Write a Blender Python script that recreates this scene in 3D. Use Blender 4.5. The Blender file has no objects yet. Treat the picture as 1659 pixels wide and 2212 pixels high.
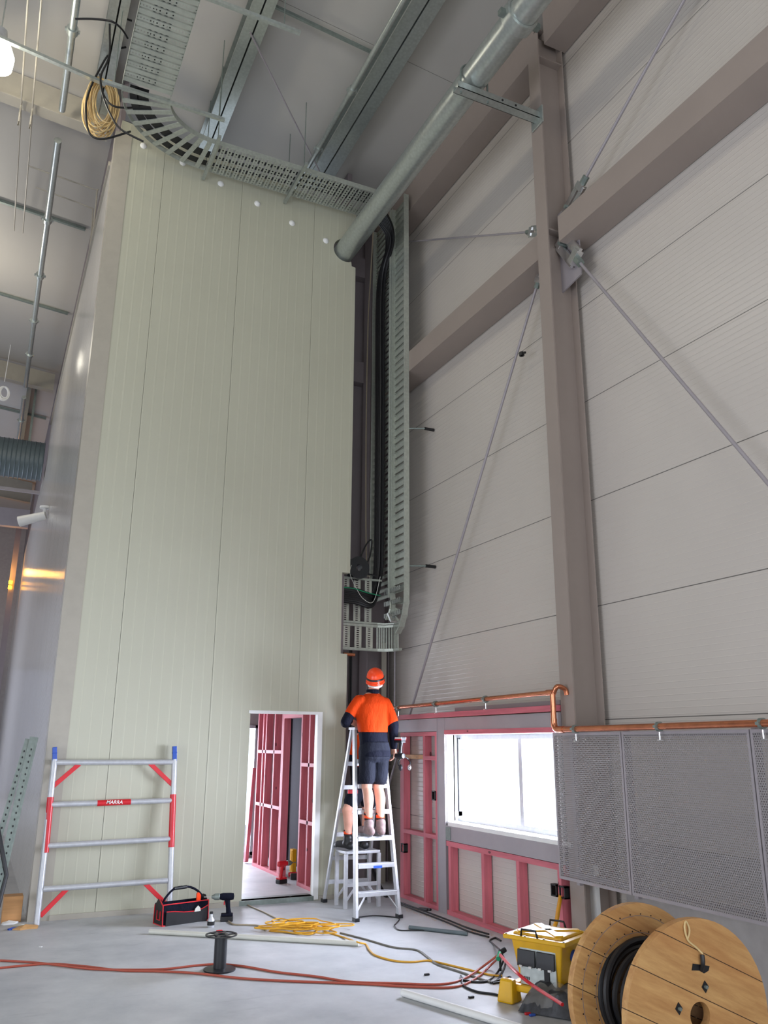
import bpy, bmesh, math, random
from mathutils import Vector, Matrix
random.seed(7)
PI = math.pi
SC = bpy.context.scene
COL = SC.collection

# ---------------------------------------------------------------- camera
F, YAW, PIT, ROL, CH = 1783.0, 0.4403, 0.2757, 0.0063, 1.72
cy, sy, cp, sp = math.cos(YAW), math.sin(YAW), math.cos(PIT), math.sin(PIT)
FW = Vector((sy*cp, cy*cp, sp)); RT0 = Vector((cy, -sy, 0)); UP0 = RT0.cross(FW)
RT = RT0*math.cos(ROL) + UP0*math.sin(ROL); UP = -RT0*math.sin(ROL) + UP0*math.cos(ROL)
EYE = Vector((0, 0, CH))
cd = bpy.data.cameras.new('camera'); cam = bpy.data.objects.new('camera', cd); COL.objects.link(cam)
cd.sensor_fit = 'HORIZONTAL'; cd.sensor_width = 36; cd.lens = F/1659*36; cd.clip_start = .05; cd.clip_end = 200
m = Matrix((RT, UP, -FW)).transposed().to_4x4(); m.translation = EYE; cam.matrix_world = m
SC.camera = cam

def at(px, py, ax, v):
    """point of the photograph on the plane coordinate[ax] = v"""
    d = FW + RT*((px-829.5)/F) + UP*((1106-py)/F)
    return EYE + d*((v-EYE[ax])/d[ax])
def fl(px, py, z=0.0): return at(px, py, 2, z)

# ---------------------------------------------------------------- world, light, exposure
SC.view_settings.view_transform = 'Standard'; SC.view_settings.look = 'None'
SC.view_settings.gamma = 1; SC.view_settings.use_curve_mapping = False
SC.view_settings.exposure = 0.05
W = bpy.data.worlds.new('sky'); SC.world = W; W.use_nodes = True
W.node_tree.nodes['Background'].inputs[0].default_value = (0.80, 0.88, 1.0, 1)
W.node_tree.nodes['Background'].inputs[1].default_value = 1.9
def area(name, loc, rot, sx, sy_, power, col, portal=False):
    l = bpy.data.lights.new(name, 'AREA'); l.shape = 'RECTANGLE'; l.size = sx; l.size_y = sy_
    l.energy = power; l.color = col
    o = bpy.data.objects.new(name, l); o.location = loc; o.rotation_euler = rot; COL.objects.link(o)
    if portal: l.cycles.is_portal = True
    return o
def point(name, loc, power, col, r=.15):
    l = bpy.data.lights.new(name, 'POINT'); l.energy = power; l.color = col; l.shadow_soft_size = r
    o = bpy.data.objects.new(name, l); o.location = loc; COL.objects.link(o); return o
# daylight entering by the big doors behind and to the left of the camera, and by the windows
area('daylight_rear_door', (-1.0, -5.9, 2.3), (PI/2, 0, 0), 9.0, 4.4, 340, (.88, .93, 1))
area('daylight_side_door', (-7.9, 2.5, 2.2), (PI/2, 0, -PI/2), 7.0, 4.2, 340, (.85, .90, 1))
area('daylight_window', (5.35, 7.3, 1.4), (PI/2, 0, PI/2), 1.95, .85, 345, (.76, .82, 1))
area('daylight_inner_window', (2.8, 13.9, 1.1), (PI/2, 0, PI), 2.5, 1.9, 230, (.8, .84, 1))
area('far_hall_fill', (-6.0, 24.0, 3.0), (PI/2, 0, -PI/2), 9, 6, 320, (.74, .78, 1))  # bluish panel light added to fill the far hall
WARM = (1.0, .93, .78)

# ---------------------------------------------------------------- materials
def lin(c):
    if isinstance(c, str): c = tuple(int(c[i:i+2], 16)/255 for i in (0, 2, 4))
    return tuple((x/12.92 if x <= .04045 else ((x+.055)/1.055)**2.4) for x in c) + (1,)
class N:
    def __init__(s, name):
        s.m = bpy.data.materials.new(name); s.m.use_nodes = True; s.t = s.m.node_tree; s.n = s.t.nodes
        s.b = s.n['Principled BSDF']; s.tc = s.n.new('ShaderNodeTexCoord')
    def new(s, ty, **k):
        x = s.n.new(ty)
        for a, v in k.items(): setattr(x, a, v)
        return x
    def link(s, a, b): s.t.links.new(a, b)
    def math(s, op, a, b=None):
        x = s.n.new('ShaderNodeMath'); x.operation = op
        for i, v in enumerate((a, b)):
            if v is None: continue
            if isinstance(v, (int, float)): x.inputs[i].default_value = v
            else: s.link(v, x.inputs[i])
        return x.outputs[0]
    def noise(s, scale, detail=4, vec=None, rough=.6):
        x = s.n.new('ShaderNodeTexNoise'); x.inputs['Scale'].default_value = scale
        x.inputs['Detail'].default_value = detail; x.inputs['Roughness'].default_value = rough
        s.link(vec if vec else s.tc.outputs['Object'], x.inputs['Vector']); return x.outputs[0]
    def scaled(s, sc):
        x = s.n.new('ShaderNodeMapping'); x.inputs['Scale'].default_value = sc
        s.link(s.tc.outputs['Object'], x.inputs['Vector']); return x.outputs[0]
    def axis(s, ax):
        x = s.n.new('ShaderNodeSeparateXYZ'); s.link(s.tc.outputs['Object'], x.inputs[0]); return x.outputs[ax]
    def stripe(s, ax, period, width, off=0.0):
        f = s.math('FRACT', s.math('DIVIDE', s.math('SUBTRACT', s.axis(ax), off - 1000*period), period))
        return s.math('LESS_THAN', f, width/period)
    def mix(s, fac, a, b):
        x = s.n.new('ShaderNodeMix'); x.data_type = 'RGBA'
        if isinstance(fac, (int, float)): x.inputs[0].default_value = fac
        else: s.link(fac, x.inputs[0])
        for i, v in ((6, a), (7, b)):
            if isinstance(v, tuple): x.inputs[i].default_value = v
            else: s.link(v, x.inputs[i])
        return x.outputs[2]
    def ramp(s, fac, a, b):
        x = s.n.new('ShaderNodeMapRange'); s.link(fac, x.inputs[0])
        x.inputs[1].default_value = a; x.inputs[2].default_value = b; return x.outputs[0]
    def color(s, v):
        if isinstance(v, tuple): s.b.inputs['Base Color'].default_value = v
        else: s.link(v, s.b.inputs['Base Color'])
    def bump(s, h, strength, dist):
        x = s.n.new('ShaderNodeBump'); x.inputs['Strength'].default_value = strength
        x.inputs['Distance'].default_value = dist; s.link(h, x.inputs['Height']); s.link(x.outputs[0], s.b.inputs['Normal'])
    def rm(s, r, me=0.0):
        s.b.inputs['Roughness'].default_value = r; s.b.inputs['Metallic'].default_value = me; return s
def plain(name, c, r=.5, me=0.0, var=.06, sc=8, emit=None, alpha=None, trans=0):
    n = N(name); a = lin(c)
    b = tuple(max(0, x*(1-var*2.2)) for x in a[:3]) + (1,)
    n.color(n.mix(n.ramp(n.noise(sc, 5), .35, .7), a, b)); n.rm(r, me)
    if emit: n.b.inputs['Emission Color'].default_value = lin(c); n.b.inputs['Emission Strength'].default_value = emit
    if trans: n.b.inputs['Transmission Weight'].default_value = trans
    if alpha is not None: n.b.inputs['Alpha'].default_value = alpha
    return n.m
def galv(name, c, r=.38, me=.75):
    n = N(name); v = n.new('ShaderNodeTexVoronoi'); v.inputs['Scale'].default_value = 28
    n.link(n.tc.outputs['Object'], v.inputs['Vector']); a = lin(c)
    f = n.math('ADD', n.math('MULTIPLY', v.outputs['Distance'], .8), n.math('MULTIPLY', n.noise(3, 4), .5))
    n.color(n.mix(n.ramp(f, .1, 1.0), a, tuple(x*.78 for x in a[:3])+(1,))); n.rm(r, me); return n.m
def panel_mat(name, c, ax, rib, joint=None, joff=0, bumpy=.35, rough=.36):
    n = N(name); a = lin(c)
    base = n.mix(n.ramp(n.noise(.7, 3), .3, .75), a, tuple(x*.94 for x in a[:3])+(1,))
    st = n.stripe(ax, rib, rib*.07)
    col = n.mix(n.math('MULTIPLY', st, .35), base, tuple(min(1, x*1.25) for x in a[:3])+(1,))
    if joint:
        col = n.mix(n.stripe(ax, joint, .008, joff), col, tuple(x*.25 for x in a[:3])+(1,))
    n.color(col); n.rm(rough)
    f = n.math('FRACT', n.math('DIVIDE', n.axis(ax), rib)); h = n.math('ABSOLUTE', n.math('SUBTRACT', f, .5))
    n.bump(n.ramp(h, .38, .5), bumpy, .004); return n.m
M = {}
M['panel'] = panel_mat('cream_insulated_panel', 'b9b8a5', 0, .119)
M['panel_side'] = panel_mat('cream_panel_side', 'c6c2bb', 1, .119, 1.07, .2, bumpy=.9, rough=.2)
M['clad'] = panel_mat('white_wall_cladding', 'c9c1b9', 2, .0522, 1.043, 3.0, .5, .33)
M['ceil'] = plain('ceiling_sheet', 'b4b0a9', .5, var=.02, sc=.6)
M['clad_plain'] = plain('painted_grey_board', 'aaa5a3', .5)
M['trimcream'] = plain('cream_flashing', 'aaa497', .4, var=.03)
M['steel'] = plain('taupe_painted_steel', '9a8d85', .45, var=.03, sc=2)
M['greysteel'] = plain('grey_primed_steel', 'a39ca0', .42, .1, var=.05, sc=3)
M['darksteel'] = plain('dark_grey_steel', '82787a', .5, var=.04, sc=2)
M['galv'] = galv('galvanised_steel', 'c6cdc9', .33)
M['galvdark'] = galv('dull_galvanised_steel', '8f9a94', .5, .6)
M['tray'] = galv('galvanised_tray', 'c3c8bd', .42, .45)
M['alu'] = plain('aluminium', 'c4c6ca', .4, .35, var=.06, sc=20)
M['chrome'] = plain('bright_zinc', 'e4e4e4', .22, .9)
M['white'] = plain('white_plastic', 'ececea', .4, var=.02)
M['offwhite'] = plain('off_white_pvc', 'd6d6cc', .35, var=.03)
M['greypvc'] = plain('grey_conduit', '5f6c70', .4)
M['black'] = plain('black_rubber', '17171a', .45, var=.1)
M['blackp'] = plain('black_plastic', '232529', .4, var=.1)
M['orange'] = plain('orange_cord', 'b0523f', .55)
M['red'] = plain('red_paint', 'd0202c', .35, var=.05)
M['blue'] = plain('blue_plastic', '2f56b4', .4)
M['yellow'] = plain('yellow_plastic', 'e9b412', .33, var=.06)
M['yellowd'] = plain('yellow_conduit', 'd99a1c', .4)
M['ycord'] = plain('yellow_cord', 'dda52a', .5)
M['greycord'] = plain('grey_cord', '77756f', .5)
M['tancord'] = plain('tan_cord', 'a3967f', .5)
M['copper'] = plain('copper', 'd98a66', .25, .85, var=.12, sc=14)
M['beigecable'] = plain('clear_cream_cable', 'dcc08a', .3)
M['green'] = plain('green_plastic', '1f9a6a', .4)
M['hivis'] = plain('hi_vis_orange_cloth', 'fb5a08', .75, var=.08, sc=14)
M['navy'] = plain('navy_cloth', '151b2e', .85, var=.12, sc=16)
M['shorts'] = plain('dark_work_shorts', '262b3b', .8, var=.15, sc=18)
M['helmet'] = plain('orange_helmet_shell', 'fb4a1c', .28, var=.02)
M['skin'] = plain('skin', 'd9a08a', .5, var=.06, sc=12)
M['hair'] = plain('grey_hair', '6d635a', .8)
M['boot'] = plain('dusty_brown_boot', '8d7674', .75, var=.15, sc=30)
M['sole'] = plain('grey_sole', '77767a', .7)
M['glow'] = plain('lamp_glass', 'fffbe8', .3, emit=9)
M['glass'] = plain('window_glass', 'ffffff', .02, trans=1, var=0)
def pane_glass():
    n = N('window_glass'); tr = n.new('ShaderNodeBsdfTransparent'); gl = n.new('ShaderNodeBsdfGlossy'); gl.inputs['Roughness'].default_value = .03
    mx = n.new('ShaderNodeMixShader'); mx.inputs[0].default_value = .07; n.link(tr.outputs[0], mx.inputs[1]); n.link(gl.outputs[0], mx.inputs[2])
    n.link(mx.outputs[0], n.n['Material Output'].inputs['Surface']); return n.m
M['glass'] = pane_glass()
M['bag'] = plain('clear_plastic_bag', 'd8d4cc', .12, alpha=.16)
M['amber'] = plain('amber_lamp', 'ffb020', .3, emit=10)
def concrete():
    n = N('concrete_floor'); a, b = lin('c3c5c6'), lin('a4a7aa')
    n1 = n.noise(1.1, 8, rough=.65); n2 = n.noise(.5, 3)
    c = n.mix(n.ramp(n1, .35, .68), a, b)
    scr = n.noise(2.2, 6, n.scaled((.6, 3.2, 1)), .7)
    c = n.mix(n.math('MULTIPLY', n.ramp(scr, .60, .72), .45), c, lin('7d8184'))
    c = n.mix(n.math('MULTIPLY', n.ramp(n2, .5, .8), .3), c, lin('c3c6c8')); n.color(c)
    n.link(n.ramp(n1, -.6, 1.6), n.b.inputs['Roughness']); n.bump(n1, .12, .01); return n.m
M['floor'] = concrete()
def timber(name, c, axis=2, knots=True, s=1.0):
    n = N(name); a = lin(c); sc = [9*s, 9*s, 9*s]; sc[axis] = .8*s
    w = n.noise(2.4, 6, n.scaled(tuple(sc)), .6)
    col = n.mix(n.ramp(w, .3, .72), a, tuple(x*.66 for x in a[:3])+(1,))
    if knots:
        v = n.new('ShaderNodeTexVoronoi'); v.inputs['Scale'].default_value = 1.0
        sv = [7.0, 7.0, 7.0]; sv[axis] = 3.2; n.link(n.scaled(tuple(sv)), v.inputs['Vector'])
        k = n.math('LESS_THAN', v.outputs['Distance'], .085)
        col = n.mix(k, col, tuple(x*.22 for x in a[:3])+(1,))
    n.color(col); n.rm(.6); n.bump(w, .2, .003); return n.m
M['pink'] = timber('pink_treated_pine', 'd7737f', 2)
M['pinkh'] = timber('pink_treated_pine_level', 'd7737f', 1)
M['pine'] = timber('raw_pine', 'd3a36a', 0)
M['pined'] = timber('pine_end_block', 'b98252', 0, False)
def reelwood():
    n = N('reel_boards'); a = lin('d8ab6e')
    mp = n.new('ShaderNodeMapping'); mp.inputs['Rotation'].default_value = (0, math.radians(-24), 0); n.link(n.tc.outputs['Object'], mp.inputs['Vector'])
    class Turned: outputs = {'Object': mp.outputs[0]}
    n.tc = Turned
    w = n.noise(2.2, 7, n.scaled((1.2, 9, 9)), .65)
    c = n.mix(n.ramp(w, .28, .75), a, lin('a36f3d'))
    b = n.new('ShaderNodeTexNoise'); b.inputs['Scale'].default_value = 1.0
    n.link(n.scaled((.2, .2, 5.2)), b.inputs['Vector']); c = n.mix(n.math('MULTIPLY', n.ramp(b.outputs[0], .45, .6), .3), c, lin('b5763f'))
    c = n.mix(n.stripe(2, .195, .004, .09), c, lin('3b2414'))
    v = n.new('ShaderNodeTexVoronoi'); v.inputs['Scale'].default_value = 3.4
    n.link(n.tc.outputs['Object'], v.inputs['Vector']); c = n.mix(n.math('MULTIPLY', n.math('LESS_THAN', v.outputs['Distance'], .09), .6), c, lin('7a3a22'))
    n.color(c); n.rm(.55); n.bump(w, .15, .003); return n.m
M['reel'] = reelwood()
def perforated():
    n = N('perforated_metal'); n.color(lin('9c9798')); n.rm(.4, .35); p = .0185
    u = n.axis(1); v = n.axis(2)
    def cell(ou, ov):
        a = n.math('SUBTRACT', n.math('FRACT', n.math('ADD', n.math('DIVIDE', u, p), 1000+ou)), .5)
        b = n.math('SUBTRACT', n.math('FRACT', n.math('ADD', n.math('DIVIDE', v, p*1.7), 1000+ov)), .5)
        b = n.math('MULTIPLY', b, 1.7)
        return n.math('ADD', n.math('MULTIPLY', a, a), n.math('MULTIPLY', b, b))
    d = n.math('MINIMUM', cell(0, 0), cell(.5, .5))
    n.link(n.math('GREATER_THAN', d, .088), n.b.inputs['Alpha']); return n.m
M['perf'] = perforated()
def slotted(name, c, ax, per, w, ax2, per2, w2, off2=0.0):
    """galvanised strip with punched dark slots"""
    n = N(name); a = lin(c)
    s = n.math('MULTIPLY', n.stripe(ax, per, w), n.stripe(ax2, per2, w2, off2))
    n.color(n.mix(n.ramp(n.noise(6, 3), .3, .7), a, tuple(x*.8 for x in a[:3])+(1,))); n.rm(.42, .45)
    n.link(n.math('SUBTRACT', 1.0, s), n.b.inputs['Alpha']); return n.m

# ---------------------------------------------------------------- mesh helpers
class MB:
    def __init__(s): s.b = bmesh.new()
    def box(s, x0, x1, y0, y1, z0, z1):
        v = [s.b.verts.new((x, y, z)) for x in (x0, x1) for y in (y0, y1) for z in (z0, z1)]
        for f in ((0, 1, 3, 2), (4, 6, 7, 5), (0, 4, 5, 1), (2, 3, 7, 6), (0, 2, 6, 4), (1, 5, 7, 3)):
            s.b.faces.new([v[i] for i in f])
        return s
    def bar(s, p, q, w, h, up=(0, 0, 1)):
        p, q = Vector(p), Vector(q); d = (q-p).normalized(); u = Vector(up)
        if abs(d.dot(u)) > .98: u = Vector((0, 1, 0))
        a = d.cross(u).normalized()*w/2; b = a.cross(d).normalized()*h/2
        v = [s.b.verts.new(c+i*a+j*b) for c in (p, q) for i in (-1, 1) for j in (-1, 1)]
        for f in ((0, 1, 3, 2), (4, 6, 7, 5), (0, 4, 5, 1), (2, 3, 7, 6), (0, 2, 6, 4), (1, 5, 7, 3)):
            s.b.faces.new([v[i] for i in f])
        return s
    def prism(s, pts, ax, a, b):
        """pts 2D polygon on the two other axes, extruded along ax from a to b"""
        def mk(p, t):
            c = list(p); c.insert(ax, t); return s.b.verts.new(c)
        A = [mk(p, a) for p in pts]; B = [mk(p, b) for p in pts]; n = len(pts)
        s.b.faces.new(A); s.b.faces.new(B[::-1])
        for i in range(n): s.b.faces.new((A[i], B[i], B[(i+1) % n], A[(i+1) % n]))
        return s
    def tube(s, pts, r, seg=10, closed=False, caps=True, sx=1.0):
        pts = [Vector(p) for p in pts]; n = len(pts); rs = r if isinstance(r, (list, tuple)) else [r]*n
        rings = []; nrm = None
        for i, p in enumerate(pts):
            if closed: t = (pts[(i+1) % n]-pts[i-1])
            else: t = pts[min(i+1, n-1)]-pts[max(i-1, 0)]
            t = t.normalized() if t.length > 1e-9 else Vector((0, 0, 1))
            if nrm is None:
                u = Vector((0, 0, 1)) if abs(t.z) < .9 else Vector((1, 0, 0)); nrm = (u-t*u.dot(t)).normalized()
            else:
                nrm = nrm-t*nrm.dot(t); nrm = nrm.normalized() if nrm.length > 1e-6 else Vector((1, 0, 0))
            bn = t.cross(nrm)
            rings.append([s.b.verts.new(p+rs[i]*(math.cos(a)*nrm+math.sin(a)*bn*sx)) for a in [2*PI*k/seg for k in range(seg)]])
        for i in range(n if closed else n-1):
            A, B = rings[i], rings[(i+1) % n]
            for k in range(seg): s.b.faces.new((A[k], A[(k+1) % seg], B[(k+1) % seg], B[k]))
        if caps and not closed: s.b.faces.new(rings[0][::-1]); s.b.faces.new(rings[-1])
        return s
    def lathe(s, prof, c, axis='z', seg=28, closed=False):
        """prof list of (r, t) along the axis; closed joins the last point to the first"""
        c = Vector(c); rings = []
        for r, t in prof:
            ring = []
            for k in range(seg):
                a = 2*PI*k/seg; x, y = r*math.cos(a), r*math.sin(a)
                p = {'z': (x, y, t), 'y': (x, t, y), 'x': (t, x, y)}[axis]; ring.append(s.b.verts.new(c+Vector(p)))
            rings.append(ring)
        m_ = len(rings)
        for i in range(m_ if closed else m_-1):
            A, B = rings[i], rings[(i+1) % m_]
            for k in range(seg): s.b.faces.new((A[k], A[(k+1) % seg], B[(k+1) % seg], B[k]))
        if not closed:
            for q in (rings[0], rings[-1]):
                try: s.b.faces.new(q)
                except ValueError: pass
        return s
    def ball(s, c, r, seg=14, sc=(1, 1, 1), rot=None):
        mt = Matrix.Translation(c) @ (rot.to_4x4() if rot else Matrix()) @ Matrix.Diagonal((*[r*x for x in sc], 1))
        bmesh.ops.create_uvsphere(s.b, u_segments=seg, v_segments=max(6, seg*2//3), radius=1, matrix=mt); return s
    def build(s, name, mat, parent=None, smooth=None, loc=None, bevel=0, rz=0):
        bmesh.ops.recalc_face_normals(s.b, faces=s.b.faces)
        me = bpy.data.meshes.new(name)
        s.b.to_mesh(me); s.b.free()
        if smooth:
            for p in me.polygons: p.use_smooth = True
            try: me.set_sharp_from_angle(angle=math.radians(40))
            except Exception: pass
        if mat: me.materials.append(M[mat] if isinstance(mat, str) else mat)
        o = bpy.data.objects.new(name, me); COL.objects.link(o)
        if parent: o.parent = parent
        if loc: o.location = loc
        if rz: o.rotation_euler.z = rz
        if bevel:
            b = o.modifiers.new('bevel', 'BEVEL'); b.width = bevel; b.segments = 2; b.limit_method = 'ANGLE'
        return o
def tag(o, label=None, cat=None, group=None, kind=None):
    for k, v in (('label', label), ('category', cat), ('group', group), ('kind', kind)):
        if v: o[k] = v
    return o
def thing(name, loc, label, cat, group=None, rz=0):
    o = bpy.data.objects.new(name, None); COL.objects.link(o); o.location = loc; o.rotation_euler = (0, 0, rz)
    o.empty_display_size = .1
    return tag(o, label, cat, group)
def struct(name, mb, mat, **k): return tag(mb.build(name, mat, **k), kind='structure')
def world_parts(parent):
    """for things built with parts in world coordinates"""
    return parent
def spline(pts, n=8, closed=False):
    pts = [Vector(p) for p in pts]; out = []; L = len(pts)
    rng = range(L if closed else L-1)
    for i in rng:
        if closed: p0, p1, p2, p3 = pts[i-1], pts[i], pts[(i+1) % L], pts[(i+2) % L]
        else: p0, p1, p2, p3 = pts[max(i-1, 0)], pts[i], pts[i+1], pts[min(i+2, L-1)]
        for k in range(n):
            t = k/n
            out.append(.5*((2*p1)+(-p0+p2)*t+(2*p0-5*p1+4*p2-p3)*t*t+(-p0+3*p1-3*p2+p3)*t**3))
    if not closed: out.append(pts[-1])
    return out
def W0(name, label, cat, group=None):
    """an Empty at the world origin is avoided: its place is set from its parts afterwards"""
    return thing(name, (0, 0, 0), label, cat, group)
def settle(root):
    """move the empty to the base of its parts, keeping the parts where they are"""
    lo = Vector((1e9,)*3); hi = -lo
    for c in root.children:
        if c.type != 'MESH': continue
        for v in c.data.vertices:
            p = c.location+v.co
            for i in range(3): lo[i] = min(lo[i], p[i]); hi[i] = max(hi[i], p[i])
    b = Vector(((lo.x+hi.x)/2, (lo.y+hi.y)/2, lo.z)); root.location = b
    for c in root.children: c.location = c.location-b
    return root

# ================================================================ the setting
def roofz(x): return 9.95-.1*(x-5.15)
struct('floor', MB().box(-8, 5.6, -6, 36, -.1, 0), 'floor')
b = MB(); y = -6.0
edges = [-6, -2.1, 1.1, 4.35, 7.6, 10.6, 13.6, 16.85, 20.1, 23.3, 26.5, 29.7, 36]
for y0, y1 in zip(edges, edges[1:]):
    b.prism([(-8, roofz(-8)), (5.4, roofz(5.4)), (5.4, roofz(5.4)+.12), (-8, roofz(-8)+.12)], 1, y0+.004, y1-.004)
b.prism([(-8, roofz(-8)+.1), (5.4, roofz(5.4)+.1), (5.4, roofz(5.4)+.16), (-8, roofz(-8)+.16)], 1, -6, 36)
struct('ceiling', b, 'ceil')
# right wall: cladding with the window opening (y 6.2-8.37, z .92-1.85)
WX = 5.15
WY0, WY1, WZ0, WZ1 = 6.34, 8.40, .93, 1.84
b = MB().box(WX, WX+.12, -6, WY0, 0, 10.4).box(WX, WX+.12, WY1, 13.7, 0, 10.4)
b.box(WX, WX+.12, WY0, WY1, 0, WZ0).box(WX, WX+.12, WY0, WY1, WZ1, 10.4)
struct('wall_right', b, 'clad')
# smooth painted band at the foot of the near part of the wall
struct('trim_1', MB().box(WX-.03, WX, -3, 6.0, 0, .95), 'clad_plain')
# the insulated panel wall of the inner block
PY = 9.7
def ptop(x): return 9.62-.11*(x-.9)
b = MB()
b.prism([(.72, 0), (1.298, 0), (1.298, ptop(1.3)), (.72, ptop(.7))], 1, PY, PY+.1)
b.prism([(1.302, 0), (2.368, 0), (2.368, ptop(2.37)), (1.302, ptop(1.3))], 1, PY, PY+.1)
DX0, DX1, DZ0, DZ1 = 2.85, 3.70, .05, 2.08
b.prism([(2.372, 0), (3.438, 0), (3.438, DZ0), (DX0, DZ0), (DX0, DZ1), (3.438, DZ1), (3.438, ptop(3.44)), (2.372, ptop(2.37))], 1, PY, PY+.1)
arc = [(3.93+.185*math.cos(a), 8.6+.185*math.sin(a)) for a in [math.radians(t) for t in range(-60, -271, -15)]]
b.prism([(3.442, 0), (4.07, 0), (4.07, 2.83), (3.98, 2.83), (3.98, 3.87), (4.09, 3.87), (4.09, 8.36), (4.03, 8.37)] + arc +
        [(4.09, 8.8), (4.09, ptop(4.09)), (3.442, ptop(3.44)), (3.442, DZ1), (DX1, DZ1), (DX1, DZ0), (3.442, DZ0)], 1, PY, PY+.1)
struct('wall_back', b, 'panel')
# corner flashing
struct('trim_2', MB().box(.66, .86, PY-.006, PY, 0, 9.45).box(.654, .66, PY-.006, PY+.2, 0, 9.45), 'trimcream')
# side wall of the block, far down the hall
b = MB().box(.66, .76, PY+.0, 20.5, 0, 9.25).box(.66, .76, 20.5, 35, 0, 8.2)
struct('wall_left', b, 'panel_side')
struct('wall_upper', MB().box(.70, .76, 9.8, 35, 8.2, 10.6).box(.72, .76, 35, 35.2, 0, 10.6), 'darksteel')
struct('trim_3', MB().box(.63, .66, PY+.4, 20.5, 9.2, 9.26), 'trimcream')
# door opening lining
b = MB().box(DX1-.008, DX1+.055, PY-.012, PY+.05, DZ0-.04, DZ1-.004).box(DX0-.02, DX1+.055, PY-.013, PY+.05, DZ1-.004, DZ1+.03)
struct('door_1', b, 'white')
struct('trim_4', MB().box(DX0-.03, DX1, PY-.015, PY+.2, 0.0, DZ0), 'galvdark')
struct('baseboard_back', MB().box(.86, DX0-.03, PY-.02, PY, 0, .05).box(DX1+.06, 4.07, PY-.02, PY, 0, .05), 'trimcream')
# shaft behind the block's right edge, and the room behind the door
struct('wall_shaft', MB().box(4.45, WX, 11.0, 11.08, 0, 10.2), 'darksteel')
M['unlit_dark'] = plain('unlit_dark_sheet', '27262c', .9, var=.04)  # near-black colour stands for the unlit space beyond the inner opening
struct('wall_liner', MB().box(4.45, 4.52, 11.08, 13.6, 0, 10), 'unlit_dark')
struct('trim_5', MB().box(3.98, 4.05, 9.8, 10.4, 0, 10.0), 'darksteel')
b = MB().box(.76, 1.5, 13.6, 13.7, 0, 3).box(4.13, 5.15, 13.6, 13.7, 0, 3).box(1.5, 4.13, 13.6, 13.7, 2.03, 3).box(1.5, 4.13, 13.6, 13.7, 0, .04)
struct('wall_inner', b, 'clad_plain')
struct('ceiling_inner', MB().box(.8, 3.95, 9.8, 13.6, 2.75, 2.8), 'clad_plain')
b = MB()
for x0, x1, z0, z1 in ((1.5, 1.54, .04, 2.03), (2.78, 2.83, .04, 2.03), (4.09, 4.13, .04, 2.03), (1.5, 4.13, .04, .09), (1.5, 4.13, 1.98, 2.03)): b.box(x0, x1, 13.58, 13.66, z0, z1)
w2 = struct('window_2', b, 'alu'); MB().box(1.54, 4.09, 13.62, 13.625, .09, 1.98).build('pane', 'glass', w2)
# far end of the hall
struct('wall_far', MB().box(-8, .7, 35, 35.1, 0, 11.4), 'clad_plain')
b = MB().box(-8.1, -8, -6, -1, 0, 11.4).box(-8.1, -8, -1, 6, 4.4, 11.4).box(-8.1, -8, 6, 19.5, 0, 11.4).box(-8.1, -8, 19.5, 28.5, 6, 11.4).box(-8.1, -8, 28.5, 35, 0, 11.4)
struct('wall_hall', b, 'clad_plain')
b = MB().box(-8, -5.5, -6.1, -6, 0, 11.4).box(3.5, 5.4, -6.1, -6, 0, 11.4).box(-5.5, 3.5, -6.1, -6, 4.5, 11.4)
struct('wall_front', b, 'clad_plain')

# window in the right wall
x = 4.76
b = MB()
b.box(4.74, WX+.12, WY1-.02, WY1, WZ0, WZ1).box(4.74, WX+.12, WY0, WY0+.02, WZ0, WZ1)
b.box(4.74, WX+.12, WY0, WY1, WZ1-.0, WZ1+.02).box(4.74, WX+.12, WY0, WY1, WZ0-.02, WZ0)
struct('trim_6', b, 'white')
b = MB()
for y0, y1, z0, z1 in ((WY1-.02, WY1-.0, WZ0, WZ1), (WY0+.02, WY0+.06, WZ0, WZ1), (WY0+.06, 7.12, WZ0, WZ0+.05), (7.18, WY1-.02, WZ0, WZ0+.05), (WY0+.06, 7.12, WZ1-.05, WZ1), (7.18, WY1-.02, WZ1-.05, WZ1), (7.12, 7.18, WZ0, WZ1)):
    b.box(x+.12, x+.17, y0, y1, z0, z1)
w1 = struct('window_1', b, 'alu'); MB().box(x+.14, x+.144, WY0+.04, WY1-.28, WZ0+.04, WZ1-.04).build('pane', 'glass', w1)
MB().box(x+.1, x+.175, WY1-.075, WY1-.045, WZ0+.1, WZ1-.03).build('frame', 'blackp', w1)
MB().box(x+.118, x+.122, WY1-.42, WY1-.09, WZ1-.16, WZ1-.155).box(x+.118, x+.122, WY1-.43, WY1-.42, WZ1-.16, WZ1-.05).build('sticker', 'green', w1)
# white perforated sill strip
b = MB().box(4.72, 4.75, 6.2, 8.34, .885, .925)
struct('trim_7', b, 'white')

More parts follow.
